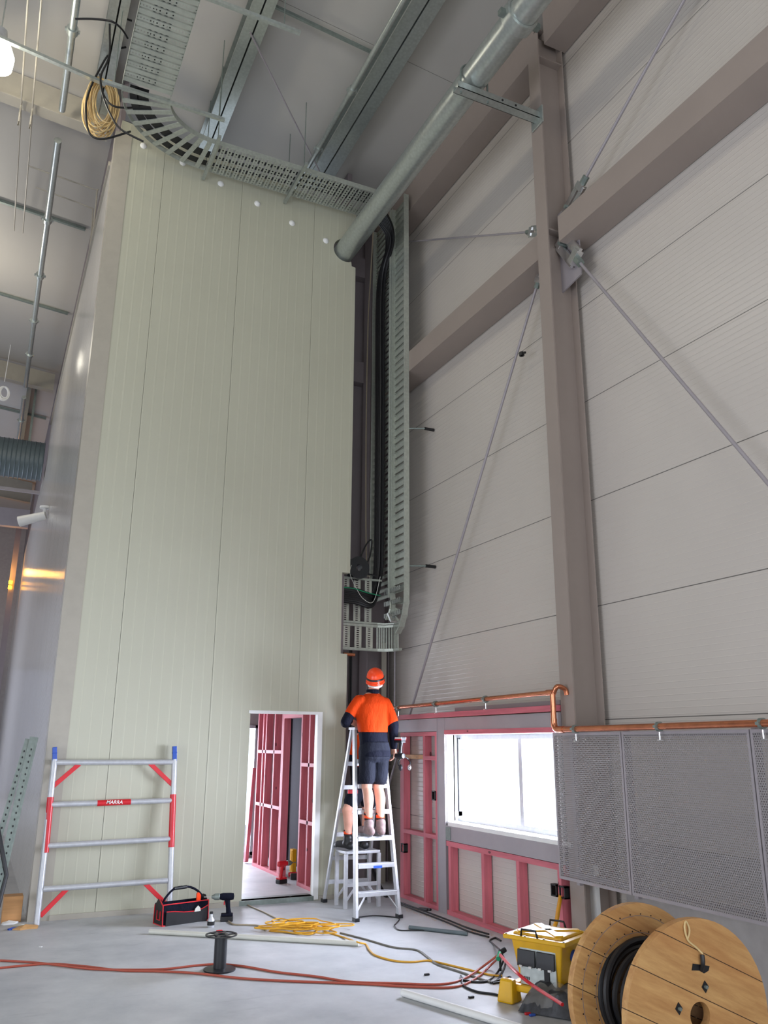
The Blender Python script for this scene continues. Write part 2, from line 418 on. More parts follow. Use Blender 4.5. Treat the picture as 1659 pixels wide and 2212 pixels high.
# ================================================================ painted steelwork
def ubeam(p0, depthx, widthy, z0, z1, x0, yc, parts, mat='steel'):
    MB().box(x0, x0+.014, yc-widthy/2, yc+widthy/2, z0, z1).build('flange', mat, parts)
    MB().box(x0+depthx-.014, x0+depthx, yc-widthy/2, yc+widthy/2, z0, z1).build('flange', mat, parts)
    MB().box(x0+.014, x0+depthx-.014, yc-.006, yc+.006, z0, z1).build('web', mat, parts)
col = W0('steel_column', 'tall taupe H-section column standing against the right wall with bracing rods bolted to it', 'column')
ubeam(None, .34, .19, 0, 9.55, 4.75, 6.185, col)
MB().box(4.764, 5.076, 6.092, 6.278, 6.96, 6.975).build('stiffener', 'steel', col)
MB().box(4.764, 5.076, 6.092, 6.278, 9.2, 9.215).build('stiffener', 'steel', col)
MB().prism([(5.86, 6.35), (6.18, 6.3), (6.18, 7.25), (6.0, 7.25), (5.86, 7.0)], 0, 4.96, 4.975).build('gusset_plate', 'greysteel', col)
MB().box(4.6, 5.2, 6.03, 6.34, 0, .02).build('base_plate', 'steel', col)
settle(col)
c2 = W0('steel_column', 'dark grey column in the corner behind the cream panel wall, black cables run past it', 'column')
ubeam(None, .34, .26, 0, 9.9, 4.74, 10.72, c2, 'darksteel'); settle(c2)
def girt(label, y0, y1, z0, z1, x0=4.80, x1=5.14, mat='steel'):
    g = W0('steel_beam', label, 'beam', None)
    MB().box(x0, x0+.012, y0, y1, z0, z1).build('flange', mat, g)
    MB().box(x0, x1, y0, y1, z0-.012, z0).build('flange', mat, g)
    MB().box(x0+.012, x1, y0, y1, z1-.03, z1-.018).build('flange', mat, g)
    MB().box(x1-.14, x1-.128, y0, y1, z0, z1-.03).build('web', mat, g)
    return settle(g)
girt('taupe wall beam running from the tall column towards the upper right', -2, 5.98, 6.76, 7.05)
girt('taupe wall beam between the tall column and the vertical cable tray', 6.28, 10.55, 6.76, 7.05)
girt('taupe eave beam under the ceiling, left of the tall column behind the fat pipe', 6.28, 10.9, 9.42, 9.85, 4.85)
girt('taupe eave beam under the ceiling, right of the tall column top', -2, 6.1, 9.42, 9.85, 4.85)
g = W0('steel_beam', 'dark crosswise beam in the gap beside the cream panel wall, halfway up', 'beam')
MB().box(4.1, 5.0, 10.84, 10.99, 7.15, 7.5).build('web', 'darksteel', g); settle(g)
g = W0('steel_beam', 'dark crosswise beam in the gap just below the end of the fat pipe', 'beam')
MB().box(4.1, 5.0, 10.84, 10.99, 9.0, 9.35).build('web', 'darksteel', g); settle(g)

# bracing rods
def rod(label, p, q, clevis=True, r=.016, ring=True, cs=1.0):
    t = W0('bracing_rod', label, 'rod', None)
    p, q = Vector(p), Vector(q); d = (q-p).normalized()
    MB().tube([p+d*.12, q-d*.05], r, 10).build('rod', 'greysteel', t, smooth=True)
    if clevis:
        s_ = Vector((1, 0, 0)); u = d.cross(s_).normalized(); k = cs
        b = MB().bar(p-d*.16*k+u*.04*k, p+d*.10*k+u*.04*k, .055*k, .022*k, (1, 0, 0)).bar(p-d*.16*k-u*.04*k, p+d*.10*k-u*.04*k, .055*k, .022*k, (1, 0, 0))
        b.bar(p+d*.08*k-u*.05*k, p+d*.08*k+u*.05*k, .055*k, .05*k, (1, 0, 0)).bar(p-d*.15*k-u*.05*k, p-d*.15*k+u*.05*k, .055*k, .03*k, (1, 0, 0))
        b.build('clevis', 'chrome', t, bevel=.004)
        MB().tube([p-d*.10*k-s_*.045*k, p-d*.10*k+s_*.045*k], .016*k, 8).build('pin', 'galvdark', t, smooth=True)
        MB().tube([p+d*.10*k, p+d*.17*k], .028*k, 6).build('nut', 'galvdark', t)
    return settle(t)
rod('grey bracing rod rising from the column joint to the top of the picture', at(1243, 424, 0, 4.94), at(1500, -40, 0, 4.94), cs=1.3)
rod('grey bracing rod falling from the column joint towards the right edge', at(1232, 543, 0, 4.92), at(1245, 560, 0, 4.92).lerp(at(1659, 1045, 0, 4.92), 1.6), cs=1.6)
rod('long steep grey bracing rod left of the column, down to the pink framing', (4.98, 6.55, 6.75), (4.98, 10.5, 1.02))
rod('thin grey bracing rod running almost level from the column to the vertical tray', (4.98, 6.62, 7.32), (4.98, 10.4, 9.45), r=.013)
t = W0('cable_tie', 'small black tie wrapped on the long steep bracing rod', 'cable tie')
q = at(1127, 765, 0, 4.98)
MB().lathe([(.018, -.02), (.03, -.02), (.03, .02), (.018, .02)], q, 'z', 14, True).build('band', 'black', t)
MB().bar(q+Vector((0, -.02, 0)), q+Vector((0, -.07, -.01)), .02, .02).build('tail', 'black', t); settle(t)

# ================================================================ roof: purlins, rafters, pipes
def purlin(label, x, y0, y1, w=.10, h=.24, mat='galvdark', dbl=False):
    g = W0('roof_purlin', label, 'purlin')
    z = roofz(x)-.01
    def chan(x0, flip):
        x1 = x0+w
        xa, xb = (x0, x0+.006) if flip else (x1-.006, x1)
        b = MB().box(xa, xb, y0, y1, z-h, z)
        MB_ = b.box(x0, x1, y0, y1, z-h-.005, z-h); b.box(x0, x1, y0, y1, z-.015, z-.01)
        xl = x1-.006 if flip else x0
        b.box(xl, xl+.006, y0, y1, z-h, z-h+.025)
        b.build('channel', mat, g)
    chan(x, False)
    if dbl: chan(x+w+.02, True)
    return settle(g)
purlin('double galvanised roof purlin next to the fat pipe', 3.42, -5, 10.2, .16, .26, 'galv', True)
purlin('galvanised roof purlin second from the right, above the middle of the cream wall', 1.83, -5, 10.3, .12, .26, 'galv', True)
purlin('galvanised roof purlin above the left corner of the cream wall', .34, -5, 10.35, .1, .25, 'galv', True)
for i, (x, l) in enumerate(((-.30, 'grey roof purlin at the far left, in the second roof bay'), )):
    purlin(l, x+.32, 20.8, 29, .1, .25)
def rafter(label, y, z0, z1, x0=-8, x1=.6):
    g = W0('roof_beam', label, 'beam')
    f = lambda x, z: z-.1*(x-.0)
    MB().prism([(x0, f(x0, z0)), (x1, f(x1, z0)), (x1, f(x1, z1)), (x0, f(x0, z1))], 1, y+.09, y+.105).build('web', 'trimcream', g)
    MB().prism([(x0, f(x0, z0)-.018), (x1, f(x1, z0)-.018), (x1, f(x1, z0)), (x0, f(x0, z0))], 1, y, y+.2).build('flange', 'trimcream', g)
    return settle(g)
rafter('cream roof beam crossing the upper left, behind the lamp', 10.35, 9.98, 10.42)
rafter('cream roof beam further down the hall, above the grey duct', 20.0, 9.98, 10.42)
rafter('cream roof beam far down the hall, below the grey duct', 29.6, 9.7, 10.42)
# bridging
def bar_thing(name, label, cat, pts, w, h, mat, group=None):
    t = tag(MB().bar(pts[0], pts[1], w, h).build(name, mat), label, cat, group); return t
bar_thing('bridging_angle', 'thin dark angle bar between two purlins at the top of the picture', 'bracket', ((2.1, 7.62, roofz(2.1)-.10), (3.42, 7.62, roofz(3.4)-.10)), .03, .04, 'galvdark')
bar_thing('bridging_angle', 'thin dark bar across the second bay behind the cream roof beam, upper left', 'bracket', ((-3, 13.6, roofz(-3)-.03), (.6, 13.6, roofz(.6)-.03)), .05, .05, 'galvdark')
bar_thing('bridging_angle', 'thin dark bar across the ceiling midway down the left edge', 'bracket', ((-3, 16.85, roofz(-3)-.03), (.6, 16.85, roofz(.6)-.03)), .05, .05, 'galvdark')
bar_thing('bridging_angle', 'thin dark bar across the ceiling left edge, just past the second roof beam', 'bracket', ((-3, 23.2, roofz(-3)-.06), (.6, 23.2, roofz(.6)-.06)), .06, .06, 'galvdark')
tag(MB().tube([at(540, 70, 2, 10.0), at(690, 370, 2, 9.75)], .012, 8).build('roof_bracing_rod', 'greysteel', smooth=True), 'thin grey diagonal rod across the ceiling between the two big purlins', 'rod')
def pipe_run(label, pts, r, collars=(), mat='galv', hang=None):
    t = W0('ceiling_pipe', label, 'pipe')
    MB().tube(pts, r, 14).build('pipe', mat, t, smooth=True)
    a, b_ = Vector(pts[0]), Vector(pts[-1]); d = (b_-a).normalized()
    for c in collars:
        p = a.lerp(b_, c)
        MB().tube([p-d*.045, p+d*.045], r*1.45, 14).build('coupling', mat, t, smooth=True)
        MB().bar(p+Vector((-r*1.9, 0, 0)), p+Vector((r*1.9, 0, 0)), .04, .03).build('bolt_lug', mat, t)
    return settle(t)
pipe_run('thin galvanised sprinkler pipe beside the double purlin at the top', [(3.30, -4, 9.78), (3.30, 10.25, 9.78)], .035, (.846, .93))
pipe_run('galvanised sprinkler pipe hanging in front of the cream roof beam, upper left', [(-.02, -4, 9.92), (-.02, 10.2, 9.92)], .045, (.9,))
pipe_run('bluish sprinkler pipe behind the cream roof beam, running down the left edge', [(-.02, 10.75, 9.85), (-.02, 19.9, 9.85)], .05, (.22, .42, .62, .8))
pipe_run('short sprinkler pipe in the bay behind the second roof beam', [(-.02, 20.5, 9.8), (-.02, 26, 9.8)], .05, (.3,))
def conduit(label, pts, r=.012, mat='white', cat='conduit'):
    return tag(MB().tube(spline(pts, 4) if len(pts) > 3 else pts, r, 8).build('electrical_conduit', mat, smooth=True), label, cat)
for dx, l in ((0, 'left one of the two white conduits near the lamp'), (.14, 'right one of the two white conduits near the lamp')):
    conduit(l, [(-.52+dx, 3, 9.85), (-.52+dx, 9.6, 9.85), (-.52+dx, 10.3, 9.95), (-.52+dx, 10.34, 9.6), (-.52+dx, 10.6, 9.95), (-.52+dx, 13.9, 10.2)], .011, 'trimcream')
conduit('thin grey conduit across the second bay turning down the side wall, upper one', [(-.4, 12.0, 10.2), (.55, 12.0, 10.1), (.63, 12.0, 10.05), (.64, 12.0, 9.2)], .012, 'trimcream')
conduit('thin grey conduit across the second bay, lower one beside its twin', [(-.25, 12.5, 10.2), (.53, 12.5, 10.1), (.63, 12.5, 10.0), (.64, 12.3, 9.2)], .012, 'trimcream')
t = W0('unistrut_rail', 'slotted galvanised rail across the upper left carrying the lamp and conduits', 'rail')
p, q = at(-60, 55, 2, 9.7), at(228, 182, 2, 9.7)
MB().bar(p, q, .05, .04).build('channel', 'galv', t); settle(t)

# high bay lamps
def lamp(label, loc, visible_r=.17, power=420):
    t = thing('high_bay_lamp', loc, label, 'lamp')
    MB().lathe([(.02, .0), (visible_r*.75, -.03), (visible_r, -.16), (visible_r*.95, -.30), (visible_r*.6, -.36), (.01, -.375)], (0, 0, 0), 'z', 28).build('glass_globe', 'glow', t, smooth=True)
    MB().lathe([(.01, .22), (.07, .2), (.09, .03), (.12, 0), (.01, -.01)], (0, 0, 0), 'z', 20).build('housing', 'alu', t, smooth=True)
    MB().tube([(0, 0, .2), (0, 0, roofz(loc[0])-loc[2]-.02)], .008, 6).build('suspension', 'galv', t)
    point('high_bay_light', (loc[0], loc[1], loc[2]-.62), power, WARM, .16)
    return t
lamp('glowing white high-bay lamp at the top left edge', (-.79, 9.15, 9.72), .19, 62)
lamp('high-bay lamp in the next bay towards the viewer', (-.79, 4.6, 9.72), .19, 100)
lamp('high-bay lamp behind the viewer', (-.79, -1.5, 9.72), .19, 75)
point('hall_fill_light', (-1.6, 15.5, 9.0), 110, WARM, .2)  # bare light added to brighten the hall, no lamp body

# spiral duct and other things far down the hall
t = W0('spiral_duct', 'ribbed grey spiral duct crossing the hall at the left edge', 'duct')
prof = []
x = -6.0
while x < .58:
    prof += [(.47, x), (.47, x+.06), (.485, x+.075), (.47, x+.09)]; x += .1
MB().lathe(prof, (0, 20.8, 8.32), 'x', 36).build('duct', 'greypvc', t, smooth=True)
for xx in (-2.0, .2): MB().box(xx, xx+.05, 20.78, 20.82, 8.78, 10.3).build('hanger_strap', 'galvdark', t)
settle(t)
bar_thing('unistrut_rail', 'rail under the grey spiral duct', 'rail', ((-4, 21.3, 7.72), (.62, 21.3, 7.68)), .06, .08, 'greysteel')
t = W0('roof_beam', 'grey beam crossing the far left hall below the duct', 'beam')
MB().box(-6, .62, 29.0, 29.25, 8.6, 9.2).build('web', 'greysteel', t); settle(t)
t = W0('steel_column', 'dark slender column at the far left end of the hall', 'column')
MB().box(.28, .46, 31.0, 31.2, 0, 9.4).build('post', 'darksteel', t); settle(t)
t = W0('roller_door', 'pale blue-grey roller door at the far end of the hall', 'door')
MB().box(-5, .2, 34.6, 34.66, 0, 4.4).build('curtain', panel_mat('door_slats', 'b9bccb', 2, .12), t); settle(t)
for i, z in enumerate((4.62, 4.25)):
    q = at(31, 1258+i*11, 1, 30.9)
    tag(MB().box(.27, .39, 30.88, 31.01, q.z-.05, q.z+.05).build('warning_light', 'amber', bevel=.01), ('upper', 'lower')[i]+' small amber light beside the far door', 'lamp')
point('amber_light', (.1, 30.6, 7.4), 38, (1, .45, .08), .12)
# white cable coil at the left edge
def coil(name, label, c, R, r, n, mat, tilt=0, squash=1.0, jitter=.25, turns=1, cat='cable coil', tail=None, group=None):
    t = W0(name, label, cat, group)
    for k in range(n):
        pts = []; rr = R*(1-jitter*random.random()); ph = random.random()*6; dx, dy = (random.random()-.5)*.25*R, (random.random()-.5)*.35*R
        for i in range(22):
            a = 2*PI*i/22
            v = Vector((rr*squash*math.cos(a)+dx, .05*R*math.sin(2*a+ph)+dy, rr*math.sin(a)-rr+R*1.0))
            v.rotate(Matrix.Rotation(tilt, 3, 'Z')); pts.append(c+v)
        MB().tube(pts, r, 6, closed=True).build('loop', mat, t, smooth=True)
    return settle(t)
q = at(10, 838, 1, 19.2)
coil('cable_coil', 'bundle of white cable hanging at the left edge', Vector(q)-Vector((0, 0, .15)), .17, .012, 9, 'white', .3, .7)
tag(MB().tube([q+Vector((-.02, 0, .15)), q+Vector((.02, 0, 2.2))], .008, 6).build('hanging_cable', 'white'), 'thin white cord holding the cable bundle at the left edge', 'cord')
# security camera on the side wall
q = at(92, 1118, 0, .62); q = at(96, 1112, 0, .60)
t = W0('security_camera', 'white security camera on the side of the cream block', 'camera')
MB().lathe([(.10, 0), (.10, .04), (.02, .05)], q+Vector((.0, 0, .12)), 'z', 20).build('mount', 'white', t, smooth=True)
MB().tube([q+Vector((0, 0, .12)), q+Vector((-.02, 0, -.03))], .03, 10).build('arm', 'white', t, smooth=True)
MB().tube([q+Vector((.02, -.05, -.02)), q+Vector((-.42, .1, -.16))], [.075, .10], 18).build('body', 'white', t, smooth=True); settle(t)

# ================================================================ fat pipe and its bracket
t = W0('galvanised_pipe', 'fat galvanised pipe running under the ceiling into the cream panel wall', 'pipe')
MB().tube([(3.93, -2, 8.6), (3.93, 4.55, 8.6)], .15, 32).build('pipe_length', 'galv', t, smooth=True)
MB().tube([(3.93, 4.55, 8.6), (3.93, 10.1, 8.6)], .15, 32).build('pipe_length', 'galv', t, smooth=True)
cp_ = MB().lathe([(.152, -.07), (.178, -.065), (.18, .065), (.152, .07)], (3.93, 5.3, 8.6), 'y', 32, True).build('coupling', 'galv', t, smooth=True)
MB().box(3.93+.17, 3.93+.23, 5.27, 5.33, 8.54, 8.60).box(3.93-.23, 3.93-.17, 5.27, 5.33, 8.54, 8.60).build('coupling_bolt', 'galvdark', t)
settle(t)
t = W0('pipe_bracket', 'galvanised channel bracket holding the fat pipe off the tall column', 'bracket')
MB().box(3.70, 4.74, 6.10, 6.106, 8.36, 8.44).box(3.70, 4.74, 6.10, 6.20, 8.36, 8.366).box(3.70, 4.74, 6.194, 6.20, 8.36, 8.44).build('channel', 'galv', t)
MB().box(4.73, 4.748, 6.05, 6.25, 8.28, 8.50).build('end_plate', 'galv', t, bevel=.004)
arc2 = [(3.93+.165*math.cos(a), 6.15, 8.6+.165*math.sin(a)) for a in [math.radians(d) for d in range(0, 181, 12)]]
MB().tube([(4.095, 6.15, 8.34)]+arc2+[(3.765, 6.15, 8.34)], .011, 8).build('u_bolt', 'galvdark', t, smooth=True)
for xx in (4.25, 4.42): MB().lathe([(.012, -.004), (.012, .004)], (xx, 6.097, 8.40), 'y', 10).build('bolt_hole', 'black', t)
settle(t)

# ================================================================ cable trays
SLOT = slotted('slotted_rung', 'c3c8bd', 2, .03, .016, 0, 3, 1.5)
def rungmat(name, ax, per, w):
    return slotted(name, 'c3c8bd', ax, per, w, ax, 1000, 1000)
SY = slotted('slotted_tray_rung_across', 'c3c8bd', 1, .052, .030, 0, .088, .020, 1.834)
SX = slotted('slotted_tray_rung_along', 'c3c8bd', 0, .034, .014, 1, .170, .020, 4.5325)
SZ = slotted('slotted_rung_upright', 'cfd0c4', 2, .028, .015, 0, .163, .035, 4.140)
def tray_line(name, label, p, q, width, wdir, hdir, step, rw, rmat, cat='cable tray', rail_h=.07, slots=True, group=None, phase=0):
    """ladder tray from p to q; rungs of width rw span the full width; wdir across, hdir out of the tray plane"""
    t = W0(name, label, cat, group)
    p, q, wd, hd = Vector(p), Vector(q), Vector(wdir), Vector(hdir); d = (q-p).normalized(); L = (q-p).length
    for s in (0, 1):
        o = wd*width*s
        b = MB().bar(p+o+hd*rail_h/2, q+o+hd*rail_h/2, .004, rail_h, hd) if True else None
        b.bar(p+o+hd*rail_h+wd*(.012 if s == 0 else -.012), q+o+hd*rail_h+wd*(.012 if s == 0 else -.012), .024, .004, hd)
        b.build('side_rail', 'tray', t)
    n = int(L/step)
    for i in range(n):
        c = p+d*(step*(i+.5)+phase)
        u = hd*.004
        b = MB().bar(c+u+wd*.004, c+u+wd*(width-.004), rw, .003, hd)
        b.bar(c+u+wd*.004+d*rw*.5+hd*.008, c+u+wd*(width-.004)+d*rw*.5+hd*.008, .003, .018, hd)
        b.bar(c+u+wd*.004-d*rw*.5+hd*.008, c+u+wd*(width-.004)-d*rw*.5+hd*.008, .003, .018, hd)
        b.build('rung', rmat, t)
    return settle(t)
TZ = 9.12
tray_line('cable_tray', 'galvanised cable tray running along the top of the cream panel wall', (1.80, 8.98, TZ), (4.35, 8.98, TZ), .56, (0, 1, 0), (0, 0, 1), .088, .058, SY)
tray_line('cable_tray', 'galvanised cable tray coming overhead at the upper left, closely slotted', (.58, 4.5, TZ), (.58, 8.45, TZ), .56, (1, 0, 0), (0, 0, 1), .085, .060, SX)
# wide bend
t = W0('cable_tray', 'curved corner piece joining the two overhead cable trays', 'cable tray')
cx, cyy, ri, ro = 1.80, 8.45, .66, 1.22
def arcpts(r, z, n=20): return [(cx-r*math.cos(a), cyy+r*math.sin(a)*((8.98-8.45+.0+.56)/1.22 if r > 1 else (8.98-8.45)/.66), z) for a in [PI/2*k/n for k in range(n+1)]]
for r in (ri, ro):
    P_ = arcpts(r, TZ)
    b = MB()
    for i in range(len(P_)-1): b.bar(Vector(P_[i])+Vector((0, 0, .035)), Vector(P_[i+1])+Vector((0, 0, .035)), .004, .07)
    b.build('side_rail', 'tray', t)
A, B = arcpts(ri, TZ, 36), arcpts(ro, TZ, 36)
for k in range(2, 36, 4):
    a, c = Vector(A[k])+Vector((0, 0, .004)), Vector(B[k])+Vector((0, 0, .004))
    MB().bar(a, c, .062, .003).bar(a+Vector((0, 0, .01)), c+Vector((0, 0, .01)), .05, .018).build('rung', 'tray', t)
A, B = arcpts(ri+.32, TZ, 36), arcpts(ro-.14, TZ, 36)
for P_, w, nm in ((A, .13, 'cable_plate'), (B, .10, 'cable_plate')):
    b = MB()
    for i in range(36): b.bar(Vector(P_[i])+Vector((0, 0, .022)), Vector(P_[i+1])+Vector((0, 0, .022)), w, .004)
    b.build(nm, 'black', t)
settle(t)
# trapeze supports
def trapeze(label, p, q, rods):
    t = W0('tray_support', label, 'bracket')
    p, q = Vector(p), Vector(q)
    MB().bar(p, q, .04, .04).build('channel', 'galv', t)
    for f in rods:
        c = p.lerp(q, f); MB().tube([c, (c.x, c.y, roofz(c.x)-.02)], .006, 6).build('hanging_rod', 'galvdark', t)
    return settle(t)
trapeze('galvanised rail under the overhead tray, nearest the top of the picture', (.38, 6.86, TZ-.03), (2.2, 6.86, TZ-.03), (.08, .9))
trapeze('galvanised rail under the start of the curved tray corner', (.38, 8.48, TZ-.03), (1.80, 8.48, TZ-.03), (.08, .95))
trapeze('short rail under the tray at the left of the cream wall, by the curved corner', (1.82, 8.78, TZ-.03), (1.82, 9.68, TZ-.03), (.12, .86))
trapeze('short rail under the middle of the tray on the cream wall', (2.98, 8.78, TZ-.03), (2.98, 9.68, TZ-.03), (.12, .86))
# black cables lying in the horizontal tray
for i in range(3):
    tag(MB().tube([(1.85, 9.12+.15*i, TZ+.035), (4.2, 9.08+.075*i, TZ+.035)], .022, 8).build('black_cable', 'black', smooth=True), 'black power cable lying in the tray along the top of the cream wall', 'cable', 'black cables in the overhead tray')
for i in range(4):
    tag(MB().tube([(.74+.06*i, 4.6, TZ+.035), (.74+.06*i, 8.4, TZ+.035)], .02, 8).build('black_cable', 'black', smooth=True), 'black cable lying in the overhead tray that comes towards the viewer', 'cable', 'black cables in the tray at the upper left')

# vertical ladders on the right wall
VX = 4.80
SVY = slotted('vertical_tray_rung', 'b6bab3', 1, .05, .02, 1, 1000, 1000)
t = tray_line('cable_ladder', 'tall vertical cable ladder nearest the column, open rungs', (VX, 9.40, 3.66), (VX, 9.40, 9.62), .42, (0, 1, 0), (-1, 0, 0), .112, .084, 'tray')
tray_line('cable_ladder', 'tall vertical cable ladder behind the black cables, closely rungged', (VX-.02, 9.84, 3.62), (VX-.02, 9.84, 9.62), .62, (0, 1, 0), (-1, 0, 0), .095, .045, 'tray')
# lower corner of the ladder
t = W0('cable_ladder', 'curved bottom end of the vertical cable ladder', 'cable ladder')
P_ = [(VX, 9.40, 3.66), (VX, 9.41, 3.5), (VX, 9.46, 3.34), (VX, 9.55, 3.2), (VX, 9.66, 3.12)]
Q_ = [(VX, 9.82, 3.66), (VX, 9.80, 3.56), (VX-.02, 9.78, 3.46), (VX-.04, 9.80, 3.38), (VX-.06, 9.84, 3.32)]
for P2 in (P_, Q_):
    b = MB()
    for a, c in zip(P2, P2[1:]): b.bar(Vector(a)-Vector((.035, 0, 0)), Vector(c)-Vector((.035, 0, 0)), .07, .004, (0, 1, 0)).bar(Vector(a)-Vector((.07, 0, 0)), Vector(c)-Vector((.07, 0, 0)), .02, .02)
    b.build('side_rail', 'tray', t)
for k in (1, 2, 3): MB().bar(P_[k], Q_[k], .05, .01, (1, 0, 0)).build('rung', 'tray', t)
MB().bar((VX-.08, 9.80, 3.40), (VX-.08, 9.70, 3.28), .03, .09, (1, 0, 0)).build('splice_plate', 'chrome', t)
settle(t)
# upright tray that turns the corner into the panel wall
t = W0('cable_tray', 'edge-on cable tray entering the notch in the cream wall, three wide slotted rungs', 'cable tray')
PTH = [(3.99, 9.95), (4.60, 9.95), (4.70, 9.92), (4.79, 9.83), (4.82, 9.70)]
for z in (2.93, 3.24):
    b = MB()
    for a, c in zip(PTH, PTH[1:]): b.bar((a[0], a[1], z), (c[0], c[1], z), .05, .03).bar((a[0], a[1], z+.035 if z > 3 else z-.01), (c[0], c[1], z+.035 if z > 3 else z-.01), .012, .02)
    b.build('side_rail', 'tray', t)
for i in range(3):
    x0 = 4.11+.163*i
    MB().box(x0, x0+.095, 9.952, 9.956, 2.94, 3.24).box(x0, x0+.004, 9.94, 9.956, 2.94, 3.24).box(x0+.091, x0+.095, 9.94, 9.956, 2.94, 3.24).build('slotted_rung', SZ, t)
for i in range(10):
    f = i/9*2.6+1; k = int(f); a, c = Vector((*PTH[k], 0)), Vector((*PTH[k+1], 0)); p = a.lerp(c, f-k)
    MB().box(p.x-.007, p.x+.007, p.y-.01, p.y+.01, 2.94, 3.24).build('thin_rung', 'tray', t)
settle(t)
t = W0('cable_tray', 'upper edge-on cable tray behind the looped black cables in the notch', 'cable tray')
for i in range(3):
    x0 = 4.11+.163*i
    MB().box(x0, x0+.095, 10.002, 10.006, 3.30, 3.86).box(x0, x0+.004, 9.99, 10.006, 3.30, 3.86).box(x0+.091, x0+.095, 9.99, 10.006, 3.30, 3.86).build('slotted_rung', SZ, t)
for z in (3.285, 3.87): MB().box(3.99, 4.68, 9.985, 10.03, z-.012, z+.012).build('side_rail', 'tray', t)
for i in range(3): MB().box(4.72, 4.76, 9.5+.0, 10.0, 3.36+.16*i, 3.42+.16*i).build('slotted_rung', SVY, t)
settle(t)
for k, (y, z, l) in enumerate(((9.38, 5.9, 'upper small black threaded stud sticking out beside the vertical ladder'), (9.38, 3.98, 'lower bracket arm with black end caps beside the vertical ladder'))):
    t = W0('bracket_arm', l, 'bracket')
    MB().tube([(VX-.03, y+.05, z), (VX+.2, y-.06, z)], .012, 8).build('arm', 'galvdark', t, smooth=True)
    MB().tube([(VX+.2, y-.06, z), (VX+.34, y-.06, z)], .022, 8).build('end_cap', 'black', t, smooth=True); settle(t)
# black cables down the ladder and into the notch
for i in range(9):
    yy = 10.02+.046*i if i < 6 else 10.05+.05*(i-6); xx = VX-.10-.03*(i // 6)
    zt = 3.50+.022*i
    pts = [(4.1, 9.25+.03*i, TZ+.05), (4.45, 9.4+.03*i, TZ+.03), (xx-.02, yy-.35, TZ-.15), (xx, yy, TZ-.7), (xx, yy, 6.5), (xx, yy, 4.4), (xx-.02, yy, 3.95), (xx-.12, yy-.07, 3.62+.01*i), (4.45, 9.86+.006*i, zt-.02), (4.25, 9.88, zt+.02), (3.99, 9.88+.004*i, zt+.03)]
    tag(MB().tube(spline(pts, 8), .023, 8).build('black_cable', 'black', smooth=True), 'thick black cable running down the vertical ladder into the notch', 'cable', 'thick black cables on the vertical ladder')
tag(MB().tube(spline([(4.2, 9.3, 9.1), (VX-.2, 10.3, 8.7), (VX-.18, 10.42, 8), (VX-.2, 10.4, 6.5), (VX-.18, 10.42, 5), (VX-.18, 10.36, 4.1), (4.5, 10.0, 3.92)], 8), .010, 6).build('thin_cable', 'tancord', smooth=True), 'thin pale cable hanging left of the black ones on the ladder', 'cable')
tag(MB().tube(spline([(3.99, 9.84, 3.70), (4.2, 9.84, 3.70), (4.4, 9.84, 3.66), (4.6, 9.86, 3.64)], 6), .006, 6).build('earth_wire', 'green', smooth=True), 'green and yellow earth wire lying over the looped black cables', 'cable')
for i in range(2):
    tag(MB().tube(spline([(4.36+.025*i, 10.3, 3.0), (4.36+.025*i, 10.3, 2.6), (4.355+.02*i, 10.25, 1.8), (4.40+.02*i, 10.1, .9), (4.55+.03*i, 9.6, .02), (4.6+.04*i, 8.6, .015)], 8), .013, 6).build('black_cable', 'black', smooth=True), 'thin black cable dropping from the notch tray to the floor', 'cable', 'thin black cables dropping to the floor')
t = W0('cable_drum', 'small black plastic cable drum hanging above the notch in the cream wall', 'cable drum')
q = at(776, 1226, 1, 9.86)
MB().lathe([(.045, 0), (.150, 0), (.150, .012), (.045, .012)], q, 'y', 32, True).build('flange', 'blackp', t, smooth=True)
MB().lathe([(.045, .012), (.07, .012), (.07, .13), (.045, .13)], q, 'y', 24, True).build('hub', 'black', t, smooth=True)
MB().lathe([(.045, .13), (.150, .13), (.150, .142), (.045, .142)], q, 'y', 32, True).build('flange', 'blackp', t, smooth=True); settle(t)
tag(MB().tube(spline([q+Vector((.02, .06, .1)), q+Vector((.13, .1, .33)), q+Vector((.22, .1, .42)), q+Vector((.2, .1, .2)), q+Vector((.12, .1, -.02)), q+Vector((.28, .05, -.08))], 8), .012, 6).build('looped_cable', 'black', smooth=True), 'loop of black cable above the hanging drum', 'cable')
tag(MB().tube(spline([q+Vector((-.12, -.02, .02)), q+Vector((-.14, -.02, -.1)), q+Vector((-.05, -.02, -.28)), q+Vector((.06, -.02, -.42)), q+Vector((.2, -.03, -.44)), q+Vector((.3, -.02, -.1))], 8), .0035, 6).build('thin_wire', 'offwhite', smooth=True), 'thin white wire dangling below the hanging drum', 'cable')
t = W0('copper_pipe', 'short copper pipe end poking from the notch below the tray', 'pipe')
q = at(742, 1413, 1, 9.84)
MB().tube([q, q+Vector((.16, .02, 0))], .022, 14).build('pipe', 'copper', t, smooth=True); settle(t)
tag(MB().box(4.93, 5.0, 10.5, 10.53, 0, 3.1).build('flat_strip', 'trimcream'), 'pale flat strip standing in the corner under the vertical ladder', 'strip')
tag(MB().tube([(5.03, 10.3, 1.9), (5.03, 10.3, 3.1)], .012, 8).build('electrical_conduit', 'greysteel', smooth=True), 'thin vertical conduit on the wall just behind the worker\'s head', 'conduit')
